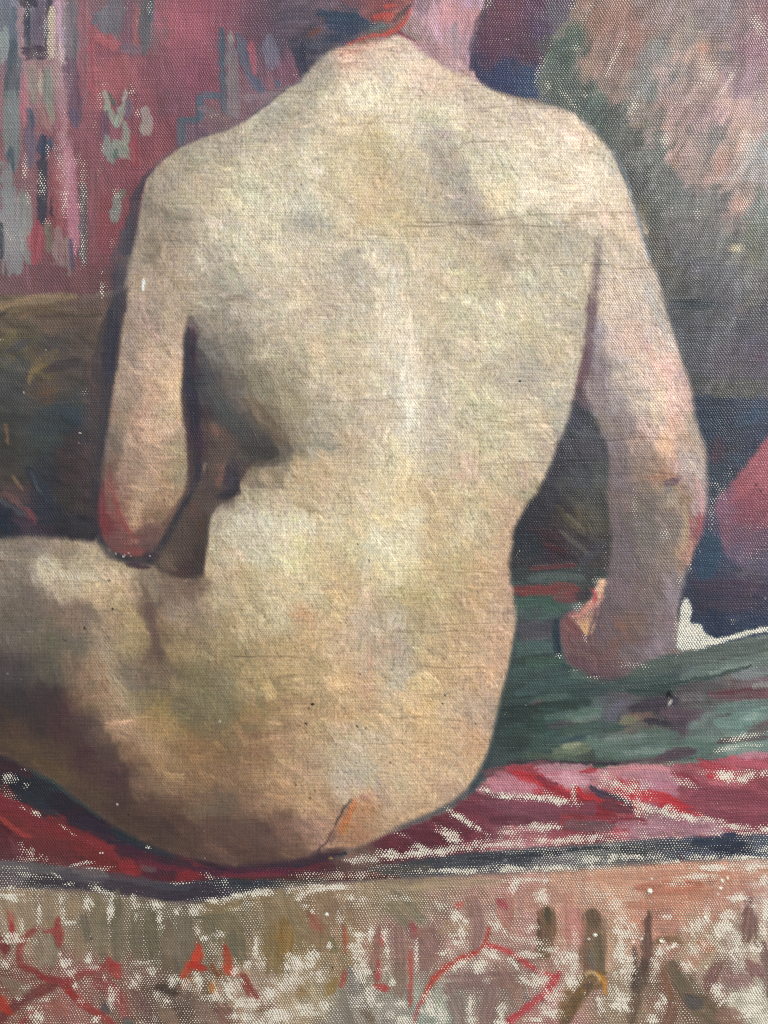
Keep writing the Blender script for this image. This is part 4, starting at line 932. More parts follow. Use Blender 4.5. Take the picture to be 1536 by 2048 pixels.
strokes('painted_person', '''
44 968c7c own=0 a=.30 soft=16|872,255 905,340 950,430 1010,520
22 8e8680 own=0 a=.22 soft=9|900,330 945,420 975,465
26 dccfa8 own=0 a=.32 soft=10|930,300 965,370 1010,440
60 d8cdb2 own=0 a=.30 soft=22|1030,300 1120,330 1190,380
90 948a7a own=0 a=.28 soft=34|400,560 460,640 540,740
70 9a9080 own=0 a=.22 soft=28|330,420 380,470 440,560
60 958c7e own=0 a=.22 soft=24|560,440 640,470 720,560
50 d4c9ac own=0 a=.28 soft=18|440,430 540,415 640,400
30 d2c7ac own=0 a=.30 soft=12|480,500 600,492 700,498
30 dcd2bc own=0 a=.38 soft=12|792,570 806,700 822,830 830,930
24 a89c86 own=0 a=.28 soft=10|872,720 876,840 884,940
80 a09682 own=0 a=.20 soft=30|1080,470 1120,560 1130,680
60 a29888 own=0 a=.22 soft=24|1060,720 1090,780
70 8e8268 own=0 a=.22 soft=30|560,760 620,840 680,900
50 b8a888 own=0 a=.2 soft=20|880,980 890,1080 880,1180
60 98805c own=0 a=.25 soft=26|330,1340 400,1400 470,1480
70 8a6a4c own=0 a=.28 soft=30|330,1590 430,1560 540,1600
60 5c443a own=0 a=.30 soft=24|280,1640 380,1690 480,1700
26 bfa888 own=0 a=.35 soft=12|200,1250 225,1360 270,1430
30 c8b598 own=0 a=.4 soft=10|110,1145 180,1150 260,1150
34 7c6a58 own=0 a=.3 soft=14|340,1200 400,1280 450,1380
''')
# crease between the buttocks
strokes('painted_person', """
9 d3722f own=0 a=.5|712,1598 700,1625 690,1655
16 b8673c own=0 a=.8|712,1598 700,1622 688,1650 676,1668
18 b07438 own=0 a=.5|696,1640 686,1668
4 2c2226 own=0 a=.9|703,1600 690,1614 678,1636 670,1652
5 3c2a2c own=0 a=.8|668,1656 658,1676 646,1690 636,1704
14 6a4a44 own=0 a=.7|670,1662 660,1682
10 3a2c30 own=0 a=.7|640,1702 620,1712
12 5a403c own=0 a=.6|650,1702 690,1700
9 a0605c own=0 a=.5|720,1592 735,1600
""")
blob(662, 1716, 5, 3, 'e0a040', .7)
# ---- left arm
region('painted_arm', "255,620 262,540 280,470 305,520 350,580 378,625 372,655 365,680 367,718 363,760 362,786 365,825 372,877 375,921 375,960 366,995 346,1032 326,1070 306,1110 285,1116 250,1111 224,1101 206,1080 198,1046 196,1007 198,968 204,921 211,877 216,846 224,791 229,765 238,726 241,680 246,640", """290,560,a8947f 330,560,ab9780 300,600,a08b78
350,620,a8967f 270,660,9b8673 310,660,ad9480 350,660,b39a82 260,720,a08876 300,720,b59a83 340,710,c0a58a 250,780,a08975 300,780,b8957a 345,770,c9a985 240,830,967f6c 290,830,b3937c 340,830,bea082 220,880,847062
270,880,b0917a 320,880,b8997f 355,890,a58f74 215,930,7c6254 260,930,9d8470 310,930,b3937a 350,940,a08a6b 205,980,6b4240 235,980,8a6a5c 280,980,a98a6e 330,980,a58465 205,1040,6f3638 235,1040,84504b 270,1030,aa8768
310,1030,8a6c56 230,1085,744a48 270,1090,7d4440 300,1070,70514a 290,1110,40333a""", soft=5, wob=1.5, dry=.0, th=.65, warp=8, ang=20, rnd=1, p=2.4)
region('painted_person', "240,470 400,470 420,600 380,632 330,610 252,600", SK, soft=22, wob=4, dry=0, th=.8, warp=15, ang=58, rnd=1, p=2.4)
strokes('painted_arm', """
8 8a3c3e own=0 a=.55 soft=4|220,935 224,980 236,1020 256,1060
14 7a3038 own=0 a=.7|202,980 206,1030 214,1070
6 963e3c own=0 a=.55 soft=3|228,985 240,1030 262,1066
10 8a5a54 own=0 a=.6|215,950 216,1010
14 8a4844 own=0 a=.55 soft=4|225,1096 260,1105 290,1100
16 7a5850 own=0 a=.7|250,1080 285,1090
14 6a4c46 own=0 a=.6|310,1085 340,1035 366,995
26 c8a688 own=0 a=.4|300,690 295,800
20 d0b090 own=0 a=.45|345,700 342,780 335,800
10 d8b890 own=0 a=.5|352,760 350,830
26 c49c80 own=0 a=.4|290,800 310,880
14 94886c own=0 a=.5|362,850 364,930 352,980
22 bc9a7c own=0 a=.4|280,1000 265,1050
10 b07a64 own=0 a=.4|230,790 222,850
""")
blobs("300,960,30,50,c0a084,.3 262,700,14,40,96807a,.4 270,760,10,40,a08478,.4 240,860,16,40,8c7a68,.3 310,1010,20,20,a88468,.4 345,650,24,20,b8a48c,.4 288,565,3,8,d8f0f0,1")
blob(287, 571, 3.2, 11, 'e4f6f4', 1.0, 4)
# dark outline left of the arm, elbow and shoulder
strokes('painted_dark_bank', """
20 3f404c w2=28 soft=9 a=.75|262,440 250,500 238,560
28 3a3b49 w2=24 soft=9 a=.75|240,545 234,590 229,640
28 2f3040 w2=24 soft=4|230,630 220,700 216,760
20 38363f w2=14 soft=8 a=.85|216,760 208,850 198,930 190,1000
22 302c34 w2=10 a=.6 soft=5|192,960 188,1030 196,1080
""", own=0)
strokes('painted_dark_bank', "11 34323a own=0 soft=5 a=.8|196,1070 214,1104 240,1120\n12 2c2c34 own=0 soft=5 a=.85|240,1118 275,1126 306,1122\n14 2b2c36 own=0 soft=5 a=.85|302,1122 322,1096 340,1062 362,1020 384,985\n13 302c38 own=0 soft=3|384,985 396,950 398,920\n8 3a2430 own=0|250,1128 300,1136")
strokes('painted_wall_hanging', "16 3f3e4a w2=26 own=0 soft=5|274,390 264,450 252,500\n8 3c3846 own=0 w2=14|308,334 288,358 274,398\n5 5a4450 own=0 a=.7 w2=8|400,275 350,298 308,334\n4 50485a own=0 a=.6|505,230 458,256 400,274\n4 48485a own=0 a=.7|604,160 570,180 505,230\n14 4a4a58 own=0 a=.6|256,458 240,480 224,520")
# ---- right arm
region('painted_arm', """1200,455 1262,400 1271,424 1279,458 1290,489 1305,531 1318,562 1329,596 1336,630 1344,656 1357,692 1365,726 1378,758 1386,799 1392,838 1402,872 1412,895 1412,924 1415,953 1416,994 1412,1026 1404,1060 1394,1091 1381,1119 1374,1145 1370,1156 1363,1190 1355,1218 1352,1257
1347,1301 1323,1312 1282,1326 1255,1350 1235,1359 1201,1361 1180,1354 1157,1338 1132,1328 1125,1296 1117,1249 1135,1222 1165,1215 1180,1190 1194,1162 1214,1160 1220,1124 1224,1098 1222,1059 1217,1020 1214,984 1219,947 1219,916 1211,885 1198,856 1188,828 1172,796 1164,770 1172,700 1186,620 1196,520""",
"""1230,450,cbb69c 1250,500,c3b09a 1220,560,c6b5a0 1270,560,b8a795 1210,600,bba895 1250,600,c2ae9c 1290,600,b8a89a 1320,620,aaa094 1180,700,94878a 1220,680,b7a498 1270,680,c0a595 1320,700,b8a295 1190,740,857878
1240,750,b5a498 1290,740,d0b8a4 1330,740,d4aea2 1360,760,b59a90 1180,800,8d7d7a 1230,800,988b88 1280,790,b5a596 1320,800,dcc0a5 1360,820,c5a294 1210,850,82746f 1260,850,8d7f7c 1310,850,b59d90 1340,860,d0a892
1380,850,a39080 1230,900,7f7070 1280,890,9c8377 1330,890,cfa68c 1370,890,a98e7c 1400,900,a59384 1240,950,786a6c 1290,940,8d7567 1340,950,a5846e 1380,930,a79590 1240,1000,72625f 1290,1000,756a63 1330,990,8d7c6c
1370,1000,8e7560 1400,1000,a28788 1240,1060,6b5d5d 1290,1060,716a64 1340,1050,7d706a 1370,1060,9a8c74 1395,1060,9a4d55 1250,1120,6d6063 1300,1120,746863 1350,1110,817466 1375,1110,a87a6c 1240,1180,706064
1300,1180,75645f 1350,1170,86787c 1220,1240,6a5a5c 1270,1250,705c55 1320,1240,7c6e74 1160,1290,6a4f50 1210,1300,6e5653 1260,1300,6f5f60 1320,1290,7c6c70 1140,1260,7b4f50 1200,1340,60494e 1200,500,b0a08c""",
 soft=7, wob=1.8, dry=.06, th=.35, warp=12, ang=56, rnd=1, p=2.4)
region('painted_person', "1150,420 1270,400 1292,500 1240,560 1204,540 1196,470 1150,470", SK, soft=20, wob=4, dry=0, th=.8, warp=15, ang=58, rnd=1, p=2.4)
strokes('painted_arm', """
14 7a686a own=0 a=.6 soft=6 w2=22|1198,480 1190,560 1184,620
20 634a54 own=0 a=.8 soft=6|1186,600 1180,680 1174,750
30 8a7c80 own=0 a=.6 soft=8|1200,640 1196,720 1200,780
12 64404c own=0 a=.6 soft=5|1172,690 1166,740 1160,770
26 7c6c70 own=0 a=.5|1190,730 1200,780 1215,830
20 8c8890 own=0 a=.5|1196,650 1194,700
18 e0c4a4 own=0 a=.5|1305,690 1325,760 1330,830
12 e2c89c own=0 a=.5|1300,800 1312,850
20 dca898 own=0 a=.5|1330,720 1340,790 1346,850
18 d49c90 own=0 a=.45|1290,680 1310,730
10 b0b0ac own=0 a=.5|1290,560 1320,640 1345,700
8 9ca4ac own=0 a=.6|1262,400 1282,470 1300,520
7 8c9cac own=0 a=.6|1225,300 1250,350 1262,392
22 c89878 own=0 a=.45|1330,870 1345,920
12 a06c4c own=0 a=.5|1290,955 1350,955
14 544050 own=0 a=.8|1328,966 1356,962
8 6c4c58 own=0 a=.7|1350,958 1364,952
14 5f6074 own=0 a=.6|1332,980 1342,978
20 a09480 own=0 a=.5|1330,1010 1356,990
9 c08c90 own=0 a=.6|1392,950 1402,1000 1404,1030
10 94505a own=0 a=.5 soft=4|1404,1030 1396,1070 1390,1088
14 a89870 own=0 a=.45|1368,1010 1372,1060 1360,1110
9 c88c7c own=0 a=.5|1384,1090 1376,1130
10 8c6438 own=0 a=.45|1370,1004 1384,1000
30 686068 own=0 a=.3|1240,1000 1250,1100
20 80504a own=0 a=.35|1180,1330 1230,1300
16 8c5838 own=0 a=.4|1230,1252 1256,1252
30 857884 own=0 a=.4|1320,1270 1300,1310
20 6c4c46 own=0 a=.4|1220,1285 1300,1280
22 564454 own=0 a=.4|1195,1190 1190,1250
12 703c40 own=0 a=.5|1136,1240 1160,1280
12 5c3c50 own=0 a=.4|1130,1300 1160,1330
20 7c5868 own=0 a=.3|1160,1325 1220,1345
""")
# fingers and the lit thumb against the cloth
region('painted_arm', "1194,1160 1214,1160 1208,1190 1196,1222 1188,1262 1176,1276 1162,1262 1148,1240 1134,1226 1160,1216 1182,1200", "1200,1170,d0a688 1196,1200,b87c6c 1160,1226,946060 1176,1256,c49870 1184,1236,a87c68", soft=4, wob=4, dry=.3, th=.3, rnd=1, warp=5)
strokes('painted_arm', """
9 d8a078 own=0 a=.7|1206,1162 1198,1190 1190,1212
9 cc8474 own=0 a=.6|1190,1205 1168,1224 1148,1234
26 6a4a48 own=0 a=.4 soft=6|1140,1270 1180,1310 1240,1325
24 5c4a56 own=0 a=.4 soft=6|1200,1200 1194,1260 1210,1300
30 7a5c54 own=0 a=.35 soft=8|1230,1240 1290,1236 1330,1240
22 847680 own=0 a=.35 soft=7|1250,1290 1300,1300 1340,1280
8 3c3440 own=0 a=.5 soft=4|1186,1350 1215,1360 1250,1356
5 5a3c44 own=0 a=.6|1150,1238 1160,1262 1180,1284
4 56404a own=0 a=.5|1134,1262 1150,1290 1176,1306
4 56404a own=0 a=.5|1140,1300 1166,1322 1200,1330
5 8a6c70 own=0 a=.5|1142,1276 1160,1300 1190,1316
5 8c7074 own=0 a=.4|1128,1246 1144,1270 1164,1290
10 cc985e own=0 a=.7|1170,1240 1168,1256 1172,1270
7 c0303c own=0 a=.8|1180,1178 1190,1188 1188,1204
8 d8b090 own=0 a=.6|1196,1160 1208,1162
5 40304c own=0 a=.6|1196,1214 1184,1250 1176,1276
4 4c3c48 own=0 a=.5|1140,1280 1165,1300 1200,1310
""")
blob(1166, 1190, 18, 14, '3a3440', .85); blob(1152, 1212, 14, 10, '7c8880', .6)
bare("""1196,1160,18,8,.45 1170,1275,7,14,.5 1155,1214,14,9,.5 1345,930,26,30,.15 1270,1010,8,50,.4 1330,1070,12,20,.45 1300,1000,60,100,.14 1300,1180,70,100,.14 1352,1270,7,50,.5 1370,1100,16,60,.2 1210,1120,8,60,.25 1380,940,26,40,.2 1370,935,10,8,.5 1390,1000,10,50,.3 1360,1160,10,20,.4 1380,1130,5,20,.5 1270,1330,40,8,.4 1190,1355,20,5,.5""")
# outlines on the right and below
strokes('painted_mottled_cloth', "8 2c3a4c own=0 a=.5 soft=4|1266,396 1284,460 1306,520\n10 3a4650 own=0 a=.6|1262,380 1250,350 1232,310\n7 384450 own=0 a=.5|1330,600 1350,660 1372,730\n16 3c4a50 own=0 a=.5|1250,320 1215,280 1160,236")
strokes('painted_purple_ground', "12 2c3a58 own=0 a=.5 soft=4|960,148 1000,162 1050,176\n8 46506a own=0 a=.5 soft=4|1050,182 1110,206\n6 3c3a50 own=0 a=.5 soft=4|972,0 962,50 946,100 942,140")
strokes('painted_green_cloth', "7 2a3c44 own=0 a=.5 soft=4|1036,1250 1024,1320 1004,1400\n9 203848 own=0 a=.5 soft=4|1000,1420 992,1460 980,1510\n13 26384a own=0 a=.6 soft=4|984,1508 962,1550 938,1584\n9 2c404e own=0 a=.6 soft=4|940,1580 908,1606 870,1626\n6 2c3c48 own=0 a=.5 soft=4|872,1625 832,1642 800,1656")
bare("1120,858,10,50,.25,20 1096,930,8,30,.3,25 1050,1015,8,40,.25,40 1010,1430,6,60,.2")
# ================================================================== SURFACE OF THE PAINT
fig = np.isin(R, [reg('painted_person'), reg('painted_arm')])
# short loaded dabs laid over one another, every one a shade off its neighbour
dr = np.random.RandomState(5)
def dabs(n, names, L, wd, ang, spread, tint, alpha, rise=.07, box=None, light=0.0):
    ok = np.isin(R, [reg(q) for q in names])
    x_0, y_0, x_1, y_1 = box or (-MG, -MG, FW+MG, FH+MG)
    for k in range(n):
        x0, y0 = dr.uniform(x_0, x_1), dr.uniform(y_0, y_1)
        j, i = int((x0+MG)/ST), int((y0+MG)/ST)
        if i < 0 or j < 0 or i >= H or j >= W or not ok[i, j]: continue
        a = math.radians((ang(x0, y0) if callable(ang) else ang)+dr.normal(0, spread)); c, s = math.cos(a), math.sin(a)
        l = L*dr.uniform(.5, 1.5); w_ = wd*dr.uniform(.6, 1.4); m = l*.62+w_+3
        sl = win(x0-m, y0-m, x0+m, y0+m); x, y = X[sl]-x0, Y[sl]-y0
        if x.size == 0: continue
        u = x*c+y*s; v = -x*s+y*c+.9*N3[sl]; v = v+.010*u*u*dr.uniform(-1, 1)*8/l
        h_ = lat(v/2.1+k*3.7, u/30+k, k % 16)*2-1
        e = w_*.5-np.abs(v)+.8*GR[sl]; e2 = l*.5-np.abs(u)+3.0*h_+1.5*GR[sl]
        al = sm(-1.0, 1.2, e)*sm(-1.5, 1.8, e2)*alpha*dr.uniform(.5, 1)*ok[sl]*np.clip(1+.5*h_, 0, 1.3)
        t_ = 1+dr.normal(light, tint); base = C[i, j]*t_*(1+dr.normal(0, tint*.22, 3))
        al = al*np.exp(-(np.abs(C[sl]-C[i, j]).max(-1)/.10)**2)
        C[sl] = C[sl]*(1-al[..., None])+base*al[..., None]*(1+.10*h_)[..., None]
        Z[sl] += al*rise*(.5*h_+.6*np.exp(-(e/1.6)**2))
def flow(x, y):
    if 770 < x < 850 and 540 < y < 1000: return 88
    if y > 1500: return 20
    if x > 1180: return 66
    if y < 300: return -12 if x < 760 else 24
    if y > 1250 and x > 600: return 30
    return 55 if noise(90, 2, np.float32(x), np.float32(y)) > -.15 else 10
FL = ['painted_person', 'painted_arm']
dabs(3600, FL, 46, 15, flow, 16, .065, .60)
dabs(6500, FL, 26, 7, flow, 20, .065, .60, light=.010)
dabs(1500, ['painted_mottled_cloth'], 46, 10, lambda x, y: 122, 10, .10, .40, light=.02)
dabs(700, ['painted_mottled_cloth', 'painted_navy_shadow'], 40, 9, 4, 10, .08, .40)
dabs(900, ['painted_wall_hanging', 'painted_rug'], 46, 9, 88, 8, .08, .40)
dabs(1100, ['painted_dark_bank', 'painted_dark_gap', 'painted_purple_ground'], 40, 8, 32, 24, .13, .42)
dabs(900, ['painted_green_cloth', 'painted_red_cloth', 'painted_bed_edge', 'painted_shaded_red_cloth'], 60, 8, lambda x, y: 28 if x < 700 else -5, 9, .10, .42)
dabs(500, ['painted_rug'], 40, 12, 70, 50, .08, .40)
F_ = T.copy()
# drag of the brush: angle changes from patch to patch
sa = streak(58, 11, 3.4, 1); sb = streak(28, 12, 3.6, 2); sc_ = streak(92, 13, 3.4, 3); sd = streak(2, 13, 3.6, 4); se = streak(-58, 11, 3.6, 5)
sel = noise(70, 9)+.5*noise(28, 10)
w1 = sm(-.5, -.1, sel)*(1-sm(.15, .45, sel)); w2_ = 1-sm(-.5, -.1, sel); w3 = sm(.15, .45, sel)
flesh = sa*w1+w2_*(.6*sb+.4*sd)+w3*(.5*sc_+.5*se)
spine = np.exp(-((X-805)/50)**2)*((Y > 560) & (Y < 980))
flesh = flesh*(1-spine)+(.7*sc_+.4*sa)*spine
fine = lat(X/3.1+4, Y/3.3, 12)*2-1
grain = flesh*.55+fine*.12+GR*.55
patch = noise(26, 13)+.6*noise(60, 14)
lum = C.mean(-1)
ampF = sm(.22, .62, lum)
col_g = 1+grain*(.105*ampF+.03)*np.where(fig, 1, .35)+patch*.012+.075*fig*sm(.38, .62, lum)
warm = noise(9, 15)*.012+noise(30, 3)*.008
C *= col_g[..., None]
C[..., 0] *= 1+warm*np.where(fig, 1, .6); C[..., 2] *= 1-warm*1.4
# darker specks at the low points of the grain on the light flesh
sp = np.clip(-(grain+.35*GR)-.72, 0, 1)*ampF*np.where(fig, 1, 0)
C *= (1-sp*.38)[..., None]
lt = np.clip(grain+.3*GR-.45, 0, 1)*ampF*np.where(fig, 1, 0)*sm(.5, .8, lum)
C += (np.array([1.0, .98, .90])-C)*(lt*.5)[..., None]
Z += (flesh*.6+GR*.25)*.16*np.where(fig, 1, 1)+patch*.1
# age cracks: long, nearly level, wandering lines
cr = np.random.RandomState(21)
def crack(x0, y0, L, slope, dep, wid=1.0):
    n = int(L/5)+2; px, py = [x0], [y0]; s = slope
    for i in range(n):
        s = .7*s+.3*slope+cr.normal(0, .11 if L < 150 else .06); px.append(px[-1]+5); py.append(py[-1]+5*s)
    sl = win(min(px)-6, min(py)-6, max(px)+6, max(py)+6); x, y = X[sl], Y[sl]
    if x.size == 0: return
    cy = np.interp(x, px, py); d = np.abs(y-cy)
    t = (x-x0)/(L+1); env = sm(0, .15, t)*(1-sm(.8, 1, t))*(.78+.22*np.sin(x/17+y0))
    m = np.exp(-(d/1.35)**2)*env*dep*np.where(L > 150, .6, .38)
    C[sl] *= 1-m[..., None]*np.array([.46, .50, .54]); Z[sl] -= m*1.6
    D[sl] *= 1-m
for ln in """770,454,380,-.01,1 800,446,400,-.02,.9 640,250,190,.01,.7 570,262,150,.06,.5 470,485,110,-.03,.8 620,550,110,-.01,.9 1080,532,170,-.01,.9 1150,524,160,.02,.8 1080,436,200,.01,.7 440,530,170,-.02,.5 700,472,260,.0,.6
920,582,150,-.05,.8 700,690,90,-.03,.7 800,690,90,-.04,.4 390,705,130,-.06,.7 690,628,90,.01,.7 960,684,90,-.03,.7 1010,720,60,-.1,.4 620,810,270,.0,.6 720,835,200,.0,.5 940,838,200,.0,.6 940,932,400,-.01,.8 940,880,180,.02,.4
1170,780,180,-.01,.5 1200,640,140,.0,.5 1220,654,120,.02,.4 1140,770,80,.02,.5 1170,880,220,-.02,.8 1340,872,70,.0,.6 1220,946,160,.02,.6 1280,942,180,.01,.5 450,1312,170,.02,.9 560,1300,120,-.2,.8 480,1368,140,-.12,.8 600,1365,100,-.02,.6
580,1243,80,-.1,.7 760,1262,280,-.01,.8 860,1250,180,-.02,.5 830,1333,160,.0,.9 840,1392,60,.04,.8 760,1436,180,-.02,.8 900,1304,120,-.03,.6 710,1340,120,.03,.5 720,1490,160,.0,.4 820,1518,120,.0,.4 900,290,180,-.06,.8 900,220,180,-.03,.6
980,215,120,.03,.5 520,180,160,-.02,.5 600,130,160,.0,.5 660,100,240,.0,.6 760,100,100,.0,.5 340,765,80,-.18,.6 240,780,60,-.1,.5 265,528,60,.08,.5 290,480,110,.2,.6 310,525,60,.35,.4 90,1165,130,-.12,.9 160,1192,130,-.12,.7 170,1226,120,-.04,.7
430,290,110,-.2,.5 590,600,200,.02,.3 760,950,140,.0,.4 770,1145,300,-.02,.5 780,1480,160,.0,.3 0,632,220,-.12,.3 1330,602,150,.02,.6 1000,155,140,.03,.3 1240,400,70,-.2,.5 1140,430,130,-.02,.6 330,1270,60,.0,.3 250,862,90,-.02,.4
300,405,130,.0,.5 520,440,150,.0,.4 1020,770,120,.03,.4 970,1020,90,.0,.3 650,1010,90,-.05,.4 1050,1410,150,-.03,.3""".split():
    q = [float(v) for v in ln.split(',')]; crack(*q, .75)
for i in range(190):
    x0, y0 = cr.uniform(280, 1250), cr.uniform(110, 1560); crack(x0, y0, cr.uniform(25, 110), cr.normal(-.02, .04), cr.uniform(.1, .3), .7)
for i in range(25):      # short upright twigs between them
    x0, y0 = cr.uniform(700, 1150), cr.uniform(180, 560)
    for k in range(3): crack(x0+k*2, y0+k*4, 12, cr.choice([-1, 1])*cr.uniform(1.0, 2.6), cr.uniform(.2, .5), .7)
def fleck(x0, y0, r, col, a, dz=0, ang=0, el=1):
    sl = win(x0-r*3-2, y0-r*3-2, x0+r*3+2, y0+r*3+2); x, y = X[sl]-x0, Y[sl]-y0
    if x.size == 0: return
    c, s = math.cos(ang), math.sin(ang); u = x*c+y*s; v = (-x*s+y*c)*el
    m = sm(1.25, .75, np.sqrt(u*u+v*v)/r+.28*N3[sl]+.15*GR[sl])*a
    C[sl] = C[sl]*(1-m[..., None])+hx(col)*m[..., None]; D[sl] *= 1-m; Z[sl] += dz*m
for t in """738,1122,5,2c2420,.9,-1,1.3,2.2 715,1088,3,3a302a,.7,-1 625,1408,4,1c1410,.9,1 617,1416,4,6a3c2c,.6 612,1448,4.5,2a1418,.9,1,.6,1.8 600,1451,2.5,4c3428,.8 720,1348,3.5,4a3c34,.8 714,1453,3,3c2c28,.8 732,1456,3.5,5c5450,.7 1040,762,3.5,241c1c,.9 218,1161,3.5,4c4236,.8
225,1218,3.5,3a3228,.9 169,1257,4.5,2e2820,.9 130,1281,2.5,2c3024,.7 204,1353,3,5c4a38,.8 326,1202,3,4c4034,.7 262,983,3,8a6c58,.8 282,1000,3,7c5c4c,.8 491,443,2,2c2c2c,.8 602,369,2.5,4c443c,.8 642,270,2,3a322c,.8 494,1322,2,3c342c,.6 890,1390,3,3a3a34,.8,1 894,1386,4,60645c,.5
783,1338,3,5a5448,.6 885,1407,2.5,4a3830,.8 780,1525,3,4c443c,.8 713,1526,2.5,3c342c,.7 592,1570,3,4a4438,.7 620,1596,4,4a3c30,.7 675,1575,3,5a4c40,.6 630,1582,2.5,4c4030,.6 183,1877,2,100c0c,1 665,1935,2.5,2c1c18,.9 748,1943,3,3a2420,.7 257,1629,1.8,100808,1 217,1562,3,3c2020,.7
552,1210,2,fffef4,.9 440,1442,4,c8ccc4,.6 1030,482,3,f4ecdc,.9 978,614,2,f0e8d8,.7 1025,530,3,ece0cc,.7 654,1828,5,dce4ea,1,1.5 1300,1781,6.5,eef6f6,1,2 1303,1757,3,e8eeee,.8,1 1190,1870,4.5,e4ecee,1,1.5 1178,1878,3,e0e8ea,.8,1 1410,1835,5,eef6f6,.9,2
1444,1762,6,e8f0ee,.9,2,1.0,1.4 1440,1776,4.5,e8f0ee,.9,2 1455,1755,4,e8f0ee,.8,2 1436,1788,3,e8f0ee,.8,1 1238,1697,5,c8a8a4,.9,.5,1.5,2.5 1222,1692,4,c0ccd0,.6,1 1010,1720,5,8c98a0,.6 612,636,3,f0e4d0,.8 615,648,2.6,f0e4d0,.8 48,785,2,e8e8e0,.8 160,866,3.2,dce4dc,.9,1,0,3
235,1608,3,f0e8e0,.9 92,700,1.5,e8e8e8,.7 1322,1882,4,f0f6f6,1,2 1266,1884,5,e8f0f2,1,1.5,-.2,2 1282,1878,5,e8f0f2,1,1.5,-.3,2 1250,1890,5,e8f0f2,.8,1,-.2,2 1412,1935,4,e0e6e4,.9,1 1230,1842,4,e0e8ea,.8,1 1345,1893,7,f0f4f2,.9,1.5,-.5,1.5 1512,969,4,4c3038,.8 1522,982,3.5,3c2c38,.8
1500,948,3,4c3038,.6 1530,1196,3,a0a4a8,.7 1496,1192,5,202c3c,.7 300,1112,2,fff4ec,.9 258,1106,2.2,e8e0dc,.8 250,1110,2,e8e0dc,.8 232,1107,2.2,d8d8e0,.7 247,1113,2,e8e8e0,.8 262,1112,2,e8e8e0,.7""".split():
    q = t.split(','); fleck(float(q[0]), float(q[1]), float(q[2])*.72, q[3], *[float(v) for v in q[4:]])
for i in range(110):
    fleck(cr.uniform(300, 1240), cr.uniform(120, 1640), cr.uniform(1.0, 2.0), '4a3c30', cr.uniform(.2, .55), -.4)
for i in range(50):
    fleck(cr.uniform(0, 1536), cr.uniform(0, 2048), cr.uniform(.9, 1.7), 'd8d4cc', cr.uniform(.3, .8), .3)
tint = {'painted_rug': (1.05, 1.03, .95), 'painted_red_cloth': (1.10, 1.06, 1.0), 'painted_mottled_cloth': (1.22, 1.16, 1.09), 'painted_pink_cushion': (.95, 1.0, .98), 'painted_dark_bank': (1.12, 1.06, 1.03), 'painted_navy_shadow': (1.06, 1.04, .98), 'painted_dark_gap': (1.04, 1.02, 1.0)}
for k_, t_ in tint.items(): C *= np.where((R == reg(k_))[..., None], np.array(t_, np.float32), 1)
mut = np.where(R == reg('painted_wall_hanging'), .26, np.where(R == reg('painted_green_cloth'), .38, np.where(np.isin(R, [reg('painted_pink_cushion'), reg('painted_navy_shadow'), reg('painted_shaded_red_cloth'), reg('painted_red_cloth'), reg('painted_dark_bank'), reg('painted_dark_gap')]), .23, np.where(R == reg('painted_mottled_cloth'), .25, np.where(fig & (Y < 1150), .11, np.where(fig, .13, .05))))))[..., None]
C = C*np.where(R == reg('painted_green_cloth'), .92, 1)[..., None]
C = C*(1-mut)+C.mean(-1, keepdims=True)*mut
C = np.clip(C, 0.01, 1); D = np.clip(D, 0, .86)

lin = np.where(C <= .04045, C/12.92, ((C+.055)/1.055)**2.4).astype(np.float32)
